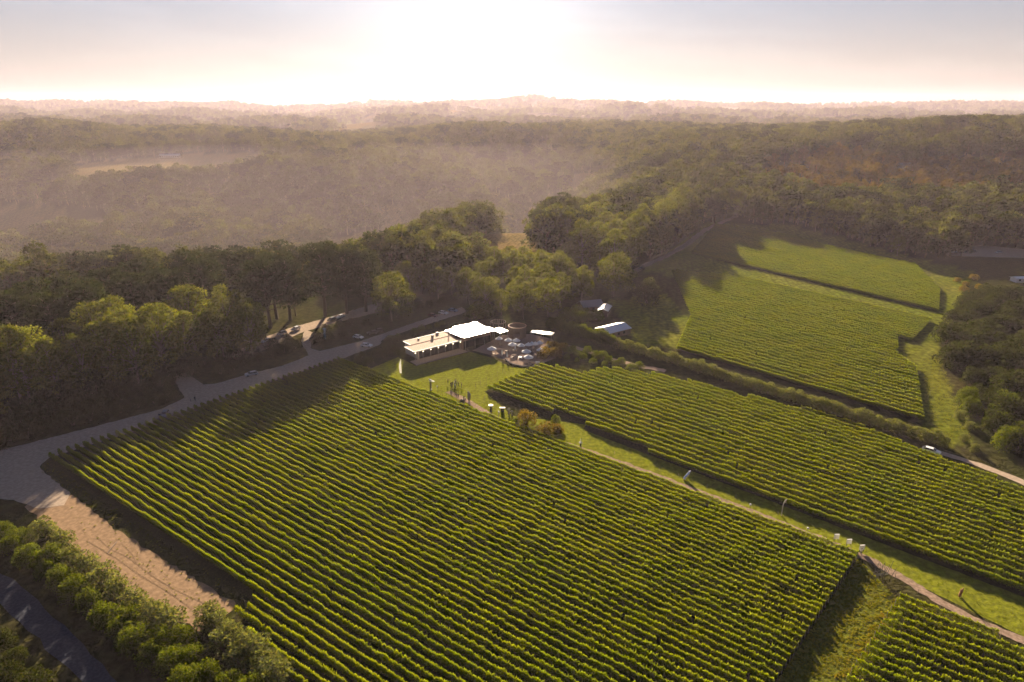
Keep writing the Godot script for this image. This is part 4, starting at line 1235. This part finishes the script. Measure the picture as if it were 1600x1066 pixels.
func make_sculptures() -> void:
	M.stone = ground_mat(0.55, 0.52, 0.48, 0.75, 1.2, 51, 1.0)
	M.rust_steel = mat(0.3, 0.13, 0.06, 0.8)
	M.polished = mat(0.85, 0.85, 0.85, 0.15, 1.0)
	M.pale_timber = mat(0.42, 0.38, 0.32, 0.9)
	var b: Buf
	# feather banner by the winery end
	var f := thing("feather_banner", "tall curved feather banner on the lawn at the end of the winery", "banner", Vector3(-43.17, 0, -248.79), 0.4)
	b = Buf.new()
	b.tube([Vector3(0, 0, 0), Vector3(0, 4.0, 0), Vector3(-0.15, 6.2, 0), Vector3(-0.7, 7.1, 0)], [0.05, 0.04, 0.03, 0.02], 6)
	solid("pole", b, M.steel, f)
	b = Buf.new()
	for i in 8:
		var y0 := 1.0 + i * 0.75
		var y1 := y0 + 0.75
		var w0 := 0.95 * sin(PI * (0.25 + 0.72 * i / 8.0))
		var w1 := 0.95 * sin(PI * (0.25 + 0.72 * (i + 1) / 8.0))
		b.box(Vector3(0.0, y0, -0.015), Vector3(0.01, y1, 0.015))
		b.quad(Vector3(-0.05, y0, 0.02), Vector3(-0.05 - w0, y0 + 0.1, 0.1 * sin(i * 0.9)), Vector3(-0.05 - w1, y1 + 0.1, 0.1 * sin((i + 1) * 0.9)), Vector3(-0.05, y1, 0.02))
	solid("cloth", b, M.canvas, f, false)
	# white bird-like piece on a column
	var w := thing("bird_sculpture", "white winged sculpture on a grey column beside the first vine row", "sculpture", Vector3(-30.22, 0, -234.13))
	b = Buf.new()
	b.box(Vector3(-0.3, 0, -0.3), Vector3(0.3, 3.4, 0.3))
	solid("column", b, M.concrete, w, false)
	b = Buf.new()
	b.ball(Vector3(0, 3.9, 0), Vector3(0.55, 0.55, 0.5))
	b.ball(Vector3(0.75, 3.55, 0), Vector3(0.9, 0.22, 0.45))
	b.tube([Vector3(-0.2, 4.1, 0), Vector3(-0.5, 4.7, 0)], [0.25, 0.05], 7)
	solid("bird", b, M.white, w)
	var names := ["white ball lamp on a short post beside the winged sculpture", "white ball lamp on a thin post right of the winged sculpture", "white ball lamp on the grass by the tall weathered pole", "white ball lamp beside the track just before the three panels"]
	var lp: Array = [-29.8, -232.6, -27.5, -232.0, 62.5, -155.2, 73.3, -144.7]
	var lh := [0.8, 2.2, 0.9, 0.9]
	for i in 4:
		var l := thing("ball_lamp", names[i], "lamp", Vector3(lp[i * 2], 0, lp[i * 2 + 1]))
		b = Buf.new()
		b.tube([Vector3.ZERO, Vector3(0, lh[i], 0)], [0.05, 0.05], 6)
		solid("post", b, M.dark, l)
		b = Buf.new()
		b.ball(Vector3(0, lh[i] + 0.25, 0), Vector3(0.3, 0.3, 0.3), Color.WHITE, 12, 8)
		solid("globe", b, M.white, l)
	# dark upright figures with pale balls
	var twin := thing("twin_sculpture", "dark branching sculpture with two white balls at its foot", "sculpture", Vector3(-17.61, 0, -220.37))
	b = Buf.new()
	b.tube([Vector3(-0.5, 0, 0), Vector3(-0.7, 1.6, 0), Vector3(-0.2, 2.6, 0.1)], [0.22, 0.3, 0.1], 8)
	b.tube([Vector3(0.5, 0, 0), Vector3(0.7, 1.8, 0), Vector3(0.6, 3.8, 0.1)], [0.22, 0.3, 0.06], 8)
	b.ball(Vector3(0, 1.7, 0), Vector3(0.9, 0.8, 0.5))
	solid("trunk", b, M.dark, twin)
	for s in [-0.62, 0.62]:
		b = Buf.new()
		b.ball(Vector3(s, 0.35, 0.6), Vector3(0.34, 0.34, 0.34), Color.WHITE, 12, 8)
		solid("ball", b, M.white, twin)
	var sail := thing("sail_sculpture", "dark pointed sculpture with a pale rounded head right of the path", "sculpture", Vector3(-15.36, 0, -224.24))
	b = Buf.new()
	b.tube([Vector3(0, 0, 0), Vector3(0, 1.0, 0), Vector3(0, 2.6, 0), Vector3(-0.1, 3.4, 0)], [0.15, 0.6, 0.62, 0.3], 9)
	solid("body", b, M.steel, sail)
	b = Buf.new()
	b.ball(Vector3(-0.2, 3.4, 0), Vector3(0.42, 0.5, 0.4))
	solid("head", b, M.pale_timber, sail)
	var cone := thing("mushroom_sculpture", "dark stool shaped sculpture with white flat top at the vineyard corner", "sculpture", Vector3(-7.31, 0, -215.57))
	b = Buf.new()
	b.lathe([Vector2(0.5, 0.0), Vector2(0.35, 1.2), Vector2(0.6, 2.2)], 14)
	solid("stem", b, M.dark, cone, false)
	b = Buf.new()
	b.lathe([Vector2(0.0, 2.2), Vector2(0.8, 2.2), Vector2(0.85, 2.35), Vector2(0.0, 2.5)], 16)
	solid("cap", b, M.white, cone, false)
	var bar := thing("bar_sculpture", "dark sculpture with a long white bar on top beside the vines", "sculpture", Vector3(-3.32, 0, -215.05))
	b = Buf.new()
	b.box(Vector3(-0.6, 0, -0.25), Vector3(0.6, 1.5, 0.25))
	solid("block", b, M.dark, bar, false)
	b = Buf.new()
	b.box(Vector3(-0.95, 1.5, -0.3), Vector3(0.95, 1.72, 0.3))
	solid("bar", b, M.white, bar, false)
	var po := thing("ball_lamp", "white ball lamp on a dark post below the bar sculpture", "lamp", Vector3(-4.47, 0, -211.45))
	b = Buf.new()
	b.tube([Vector3.ZERO, Vector3(0, 1.5, 0)], [0.14, 0.12], 7)
	solid("post", b, M.dark, po)
	b = Buf.new()
	b.ball(Vector3(0, 1.75, 0), Vector3(0.32, 0.32, 0.32), Color.WHITE, 12, 8)
	solid("globe", b, M.white, po)
	for i in 2:
		var r := thing("round_sculpture", ["left of two pale round headed stones by the golden shrub", "right of two pale round headed stones by the golden shrub"][i], "sculpture", Vector3([1, 2][i] * 0.0, 0, 0) + [Vector3(-1.10, 0, -214.01), Vector3(0.00, 0, -211.96)][i])
		b = Buf.new()
		b.tube([Vector3.ZERO, Vector3(0, 1.2, 0)], [0.35, 0.25], 8)
		solid("base", b, M.concrete, r)
		b = Buf.new()
		b.ball(Vector3(0, 1.6, 0), Vector3(0.5, 0.5, 0.25))
		solid("disc", b, M.stone, r)
	# white bird statue by the track
	var st := thing("bird_statue", "white standing bird statue on a dark base beside the gravel track", "statue", Vector3(21.30, 0, -190.16))
	b = Buf.new()
	b.lathe([Vector2(0.3, 0), Vector2(0.2, 0.5), Vector2(0.35, 0.9), Vector2(0.0, 0.95)], 10)
	solid("base", b, M.dark, st, false)
	b = Buf.new()
	b.ball(Vector3(0, 1.15, 0), Vector3(0.55, 0.32, 0.4))
	b.tube([Vector3(0.1, 1.2, 0), Vector3(0.05, 1.8, 0), Vector3(0, 2.5, 0)], [0.25, 0.14, 0.06], 8)
	solid("bird", b, M.white, st)
	# polished piece on the verge
	var pl := thing("polished_sculpture", "shiny slanting sculpture of joined silver lumps on the trackside grass", "sculpture", Vector3(49.58, 0, -170.50), 0.6)
	b = Buf.new()
	b.tube([Vector3(-1.3, 0.3, 0), Vector3(-0.5, 0.8, 0.1), Vector3(0.4, 1.3, 0), Vector3(1.3, 2.1, 0.1)], [0.3, 0.42, 0.38, 0.2], 9)
	b.ball(Vector3(-1.2, 0.35, 0.3), Vector3(0.4, 0.35, 0.35))
	b.ball(Vector3(0.2, 1.15, 0.2), Vector3(0.5, 0.42, 0.4))
	b.tube([Vector3(0.7, 1.5, 0), Vector3(0.8, 2.3, -0.3)], [0.22, 0.1], 7)
	b.tube([Vector3(-0.2, 0, 0), Vector3(0.0, 1.0, 0)], [0.15, 0.15], 7)
	solid("body", b, M.polished, pl)
	# weathered pole
	var wp := thing("weathered_pole", "tall pale weathered pole with a leaning top beside the vines", "sculpture", Vector3(69.53, 0, -151.94))
	b = Buf.new()
	b.tube([Vector3(0, 0, 0), Vector3(0.05, 2.4, 0), Vector3(0.15, 3.6, 0), Vector3(0.55, 4.5, 0), Vector3(0.8, 4.9, 0)], [0.14, 0.1, 0.12, 0.2, 0.06], 8)
	b.tube([Vector3(0.2, 3.8, 0), Vector3(0.75, 4.1, 0.1)], [0.12, 0.05], 6)
	solid("pole", b, M.pale_timber, wp)
	# three white panels
	var pn := ["white square panel on legs, first of three coming from the winery", "white square panel on legs, middle one of three beside the track", "white square panel on legs, last of three, with a person before it"]
	var pp: Array = [78.8, -141.2, 80.9, -139.2, 82.9, -136.9]
	for i in 3:
		var p := thing("display_panel", pn[i], "panel", Vector3(pp[i * 2], 0, pp[i * 2 + 1]), 0.1)
		b = Buf.new()
		b.box(Vector3(-0.62, 0.55, -0.1), Vector3(0.62, 1.85, 0.1))
		solid("board", b, M.white, p, false)
		for s in [-0.5, 0.5]:
			b = Buf.new()
			b.box(Vector3(s - 0.05, 0, -0.06), Vector3(s + 0.05, 0.55, 0.06))
			solid("leg", b, M.dark, p, false)
	# reddish figure
	var rf := thing("rust_sculpture", "rusty brown sculpture alone on the bright lawn right of the track", "sculpture", Vector3(96.47, 0, -121.09))
	b = Buf.new()
	b.tube([Vector3(-0.2, 0, 0), Vector3(-0.1, 0.9, 0.05), Vector3(0.1, 1.5, 0), Vector3(0.3, 2.4, 0)], [0.12, 0.3, 0.24, 0.06], 8)
	b.tube([Vector3(0.2, 0, 0), Vector3(0.0, 1.0, 0)], [0.1, 0.2], 7)
	b.tube([Vector3(0.0, 1.3, 0), Vector3(-0.3, 2.2, 0.1)], [0.2, 0.06], 7)
	b.ball(Vector3(0.05, 1.4, 0), Vector3(0.34, 0.45, 0.25))
	solid("body", b, M.rust_steel, rf)
	# lattice of leaning poles
	var lt := thing("lattice_sculpture", "tangle of tall dark leaning poles at the end of the grass strip", "sculpture", Vector3(82.25, 0, -126.98))
	for i in 11:
		var a := rng.randf() * TAU
		var o := Vector3(rng.randf_range(-2.0, 2.0), 0, rng.randf_range(-1.4, 1.6))
		b = Buf.new()
		b.tube([o, o + Vector3(cos(a) * 0.9, rng.randf_range(3.4, 4.8), sin(a) * 0.9)], [0.055, 0.04], 5)
		solid("pole", b, M.dark, lt)
	for i in 5:
		var y := rng.randf_range(1.2, 3.2)
		b = Buf.new()
		b.tube([Vector3(rng.randf_range(-2.2, -1.0), y, rng.randf_range(-1, 1)), Vector3(rng.randf_range(1.0, 2.2), y + rng.randf_range(-0.8, 0.8), rng.randf_range(-1, 1))], [0.04, 0.04], 5)
		solid("crosspiece", b, M.dark, lt)
	# totem on the island
	var tt := thing("totem_sculpture", "pale blue stacked totem in the road fork island", "sculpture", Vector3(-84.52, 0, -292.20))
	b = Buf.new()
	for i in 4: b.ball(Vector3(0.1 * (i % 2), 0.7 + i * 1.15, 0), Vector3(0.62 - 0.05 * i, 0.68, 0.55), Color.WHITE, 10, 6)
	b.ball(Vector3(0, 5.1, 0), Vector3(0.85, 0.45, 0.6))
	solid("stack", b, mat(0.45, 0.55, 0.62, 0.5), tt)
	# track posts
	var tp: Array = [83.1, -131.2, 83.5, -129.6, 86.2, -129.9, 86.0, -127.6, 88.1, -122.3, 90.2, -117.7, 92.5, -114.3, 97.1, -109.3, 42.7, -175.2, 47.5, -171.6, 54.1, -165.7, 60.4, -160.5, 68.8, -152.5, 31.1, -184.8, 35.4, -181.2, 9.3, -199.4]
	for i in range(0, tp.size(), 2):
		b = Buf.new()
		b.tube([Vector3(0, -0.05, 0), Vector3(0, 1.0, 0)], [0.06, 0.05], 6)
		var o := obj("track_post", b.mesh(true), M.timber)
		o.position = Vector3(tp[i], 0, tp[i + 1])
		tag(o, "short timber marker post standing beside the gravel track", "post", "marker posts along the gravel track")
	# thin trellis posts on the lawn
	var xp: Array = [-13.7, -236.6, -11.9, -239.1, -9.8, -242.2, -7.7, -245.5, -5.8, -248.1, -3.8, -250.8, -25.8, -230.0, -23.2, -227.1, -21.7, -225.9, -19.4, -223.7, -9.9, -225.4, -12.9, -217.2, -8.4, -221.5, -6.7, -219.3]
	for i in range(0, xp.size(), 2):
		b = Buf.new()
		b.tube([Vector3(0, -0.05, 0), Vector3(0, 2.0, 0)], [0.05, 0.05], 5)
		var o := obj("trellis_post", b.mesh(true), M.timber)
		o.position = Vector3(xp[i], 0, xp[i + 1])
		tag(o, "thin bare trellis post on the sunlit lawn by the vines", "post", "bare trellis posts on the lawn")
	# cut timbers on the dirt yard
	var ln: Array = [-95.8, -140.5, -95.9, -137.9, -95.6, -136.2]
	b = Buf.new()
	b.tube([Vector3(ln[0], 0.15, ln[1]), Vector3(ln[4], 0.12, ln[5])], [0.1, 0.09], 6)
	var lg := obj("fallen_branch", b.mesh(true), M.timber)
	tag(lg, "thin dark branch lying on the sunlit dirt yard", "branch")
	# weeds on the dirt yard
	var wd: Array = []
	for q in scatter(poly([-116.9, -156.7, -99.3, -146.3, -80.2, -133.1, -65.9, -123.8, -59.0, -118.7, -63.4, -112.1, -76.0, -118.7, -96.2, -132.6]), 0.7, 130): wd.append(Transform3D(Basis(Vector3.UP, rng.randf() * TAU).scaled(Vector3.ONE * rng.randf_range(0.4, 1.3)), Vector3(q.x, 0, q.y)))
	tuft = make_tuft()
	var weeds := copies("weeds", tuft, M.leaf, wd, [])
	tag(weeds, "scattered weeds sprouting on the bare dirt yard", "weeds")

	# tufts that roughen the grass
	var ga: Array = []
	var gc: Array = []
	for e in [[poly([-39.0, -240.3, -17.4, -268.2, 0.0, -250.1, -9.5, -232.9, 0.0, -212.0, 22.1, -203.1, 23.8, -200.8, 116.6, -115.1, 107.1, -102.8, 81.3, -135.5, 41.8, -170.5, -14.5, -217.2]), 9000, 0.0], [poly([81.1, -134.5, 82.7, -120.1, 63.0, -99.8, 48.5, -98.1]), 5000, 0.3], [poly([83.3, -122.7, 83.1, -119.3, 64.2, -99.8, 58.7, -98.1, 62.7, -102.1]), 900, 1.0], [poly([-137.5, -175.2, -137.8, -180.1, -54.6, -119.5, -57.1, -115.4, -66.3, -124.8, -99.3, -146.3]), 2500, 0.2], [poly([171.6, -268.2, 179.7, -268.2, 156.1, -217.2, 145.2, -193.2, 137.1, -193.2, 138.6, -207.0]), 2500, 0.2]]:
		var lo: Vector2 = e[0][0]
		var hi: Vector2 = e[0][0]
		for q in e[0]:
			lo = lo.min(q)
			hi = hi.max(q)
		for i in e[1] * 3:
			var q := Vector2(rng.randf_range(lo.x, hi.x), rng.randf_range(lo.y, hi.y))
			if not Geometry2D.is_point_in_polygon(q, e[0]): continue
			if noise.get_noise_2d(q.x * 6.0, q.y * 6.0) < -0.05 and rng.randf() < 0.7: continue
			ga.append(Transform3D(Basis(Vector3.UP, rng.randf() * TAU).scaled(Vector3.ONE * rng.randf_range(0.35, 0.9) * (1.0 + 0.7 * e[2])), on(q.x, q.y, 0.02)))
			gc.append(Color(1.0, 1.0, 1.0).lerp(Color(1.7, 1.05, 1.1), e[2] * rng.randf()) * rng.randf_range(0.8, 1.15))
	var gr := copies("grass", tuft, M.leaf, ga, gc)
	tag(gr, "tufted grass along the track, the verges and the headlands of the vineyard", "grass")

var tuft: Mesh
func make_tuft() -> Mesh:
	var b := Buf.new()
	for i in 16:
		var d := (unit() + Vector3(0, 1.2, 0)).normalized()
		b.leaf(Vector3(rng.randf_range(-0.15, 0.15), 0, rng.randf_range(-0.15, 0.15)), d * rng.randf_range(0.15, 0.34), d.cross(unit()).normalized() * 0.03, Color(0.18, 0.2, 0.028) * rng.randf_range(0.7, 1.3))
	return b.mesh()

# ------------------------------------------------------------------ people
func cap_dist(p: Vector3, a: Vector3, b: Vector3, ra: float, rb: float) -> float:
	var ab := b - a
	var t := clampf((p - a).dot(ab) / ab.length_squared(), 0.0, 1.0)
	return (p - a - ab * t).length() - lerpf(ra, rb, t)

# one continuous body from bones joined by a smooth minimum, as surface nets
func body_mesh(bones: Array, shade: Callable, cell := 0.04) -> ArrayMesh:
	var lo := Vector3(-0.6, -0.06, -0.5)
	var nx := int(1.2 / cell)
	var ny := int(1.9 / cell)
	var nz := int(1.0 / cell)
	var f := PackedFloat32Array()
	f.resize((nx + 1) * (ny + 1) * (nz + 1))
	var k := 0.035
	for z in nz + 1:
		for y in ny + 1:
			for x in nx + 1:
				var p := lo + Vector3(x, y, z) * cell
				var d := 9.0
				for b in bones:
					var e := cap_dist(p, b[0], b[1], b[2], b[3])
					var hh := clampf(0.5 + 0.5 * (d - e) / k, 0.0, 1.0)
					d = lerpf(d, e, hh) - k * hh * (1.0 - hh)
				f[(z * (ny + 1) + y) * (nx + 1) + x] = d
	var buf := Buf.new()
	var id := {}
	var at := func(x: int, y: int, z: int) -> float: return f[(z * (ny + 1) + y) * (nx + 1) + x]
	for z in nz:
		for y in ny:
			for x in nx:
				var sum := Vector3.ZERO
				var n := 0
				for e in 12:
					var ax := e / 4
					var o := [e & 1, (e >> 1) & 1]
					var c0 := [x, y, z]
					c0[(ax + 1) % 3] += o[0]
					c0[(ax + 2) % 3] += o[1]
					var c1 := c0.duplicate()
					c1[ax] += 1
					var d0: float = at.call(c0[0], c0[1], c0[2])
					var d1: float = at.call(c1[0], c1[1], c1[2])
					if (d0 < 0.0) != (d1 < 0.0):
						var t := d0 / (d0 - d1)
						sum += Vector3(c0[0], c0[1], c0[2]).lerp(Vector3(c1[0], c1[1], c1[2]), t)
						n += 1
				if n:
					id[Vector3i(x, y, z)] = buf.v.size()
					var p := lo + sum / n * cell
					buf.v.append(p)
					buf.c.append(shade.call(p))
	for z in range(1, nz):
		for y in range(1, ny):
			for x in range(1, nx):
				var d0: float = at.call(x, y, z)
				for ax in 3:
					var q := Vector3i(x, y, z)
					q[ax] += 1
					var d1: float = at.call(q.x, q.y, q.z)
					if (d0 < 0.0) == (d1 < 0.0): continue
					var u := Vector3i.ZERO
					var w := Vector3i.ZERO
					u[(ax + 1) % 3] = 1
					w[(ax + 2) % 3] = 1
					var o := Vector3i(x, y, z)
					var r: Array = [id.get(o - u - w), id.get(o - w), id.get(o), id.get(o - u)]
					if null in r: continue
					if d0 < 0.0: buf.ix.append_array([r[0], r[2], r[1], r[0], r[3], r[2]])
					else: buf.ix.append_array([r[0], r[1], r[2], r[0], r[2], r[3]])
	return buf.mesh(true)

func person(label: String, x: float, z: float, turn: float, top: Color, legs: Color, hair: Color, stride: float, size := 1.0, group := "") -> void:
	var s := stride
	var bones: Array = []
	for side in [-1.0, 1.0]:
		var hip := Vector3(side * 0.09, 0.92, 0)
		var knee := Vector3(side * 0.1, 0.5, side * s * 0.5)
		var foot := Vector3(side * 0.11, 0.07, side * s - 0.02)
		bones.append([hip, knee, 0.095, 0.062])
		bones.append([knee, foot, 0.062, 0.042])
		bones.append([foot, foot + Vector3(0, -0.03, 0.17), 0.042, 0.035])
		var sh := Vector3(side * 0.18, 1.42, 0)
		var el := Vector3(side * 0.25, 1.14, -side * s * 0.4)
		var hand := Vector3(side * 0.25, 0.86, -side * s * 0.7 + 0.08)
		bones.append([sh, el, 0.058, 0.044])
		bones.append([el, hand, 0.043, 0.03])
		bones.append([hand, hand + Vector3(0, -0.12, 0.03), 0.034, 0.018])
	bones.append([Vector3(-0.06, 0.98, 0), Vector3(0.06, 0.98, 0), 0.13, 0.13])
	bones.append([Vector3(0, 1.0, 0), Vector3(0, 1.3, 0), 0.13, 0.15])
	bones.append([Vector3(-0.13, 1.38, 0), Vector3(0.13, 1.38, 0), 0.08, 0.08])
	bones.append([Vector3(0, 1.4, 0), Vector3(0, 1.58, 0.01), 0.055, 0.05])
	bones.append([Vector3(0, 1.6, 0.02), Vector3(0, 1.68, 0), 0.082, 0.095])
	bones.append([Vector3(0, 1.62, 0.1), Vector3(0, 1.6, 0.125), 0.016, 0.014])
	var skin := Color(0.42, 0.25, 0.17)
	var shade := func(p: Vector3) -> Color:
		if p.y > 1.5 or (absf(p.x) > 0.19 and p.y < 1.14 and p.y > 0.65): return skin
		if p.y < 0.09: return Color(0.05, 0.045, 0.04)
		return top if p.y > 0.97 else legs
	var t := thing("person", label, "person", on(x, z, 0.03), turn, group)
	t.scale = Vector3.ONE * size * 1.15
	obj("body", body_mesh(bones, shade), M.cloth, t)
	var b := Buf.new()
	b.ball(Vector3(0, 1.71, -0.025), Vector3(0.108, 0.1, 0.112), Color.WHITE, 12, 8)
	obj("hair", b.mesh(true), mat(hair.r, hair.g, hair.b, 0.7), t)

func make_people() -> void:
	M.cloth = mat(1, 1, 1, 0.9)
	M.cloth.vertex_color_use_as_albedo = true
	var black := Color(0.02, 0.02, 0.025)
	var navy := Color(0.04, 0.05, 0.1)
	var white := Color(0.7, 0.68, 0.65)
	var brown := Color(0.06, 0.035, 0.02)
	person("person in dark clothes at the left of the group on the lawn", -23.01, -237.50, 0.6, black, navy, brown, 0.1)
	person("person in dark top standing second from left in the lawn group", -22.44, -237.81, -0.4, navy, black, brown, 0.05)
	person("person in white top in the middle of the lawn group", -21.79, -238.74, 2.4, white, black, Color(0.25, 0.17, 0.08), 0.0)
	person("person in blue grey shirt right of the white top on the lawn", -20.75, -237.81, -1.0, Color(0.2, 0.23, 0.3), black, brown, 0.08)
	person("person in dark jacket at the right end of the lawn group", -20.12, -237.50, 1.2, black, navy, black, 0.12)
	person("person in grey top at the back of the lawn group", -21.43, -240.32, 3.0, Color(0.25, 0.25, 0.27), navy, brown, 0.05)
	person("person in olive jacket at the front left of the lawn group", -22.52, -235.96, 0.9, Color(0.1, 0.11, 0.05), black, brown, 0.1)
	person("person in light blue top near the front of the lawn group", -21.33, -235.96, -0.5, Color(0.3, 0.4, 0.55), navy, brown, 0.05)
	person("person in black coat standing apart right of the lawn group", -18.97, -236.57, 1.9, black, black, black, 0.1)
	person("person in beige top walking behind the lawn group", -24.35, -240.32, 2.6, Color(0.45, 0.38, 0.28), navy, brown, 0.2)
	person("person in pale top standing by the twin sculpture", -16.73, -224.24, 1.4, white, black, brown, 0.1)
	person("person in red brown top walking over the terrace by the furled umbrellas", -0.80, -267.42, 0.4, Color(0.25, 0.08, 0.05), black, brown, 0.2)
	person("left person of a pair walking on the path from the lawn group", -20.16, -227.07, 0.2, navy, black, brown, 0.22)
	person("right person of a pair walking on the path from the lawn group", -19.42, -226.50, 0.2, black, black, black, 0.2)
	person("adult in dark clothes walking along the gravel road beside a child", -113.46, -224.24, 0.5, black, black, brown, 0.2)
	person("small child walking beside an adult on the gravel road", -114.82, -223.68, 0.5, navy, black, brown, 0.15, 0.62)
	person("person with pale top and dark trousers standing before the last white panel", 82.06, -135.49, 2.9, white, navy, brown, 0.15)
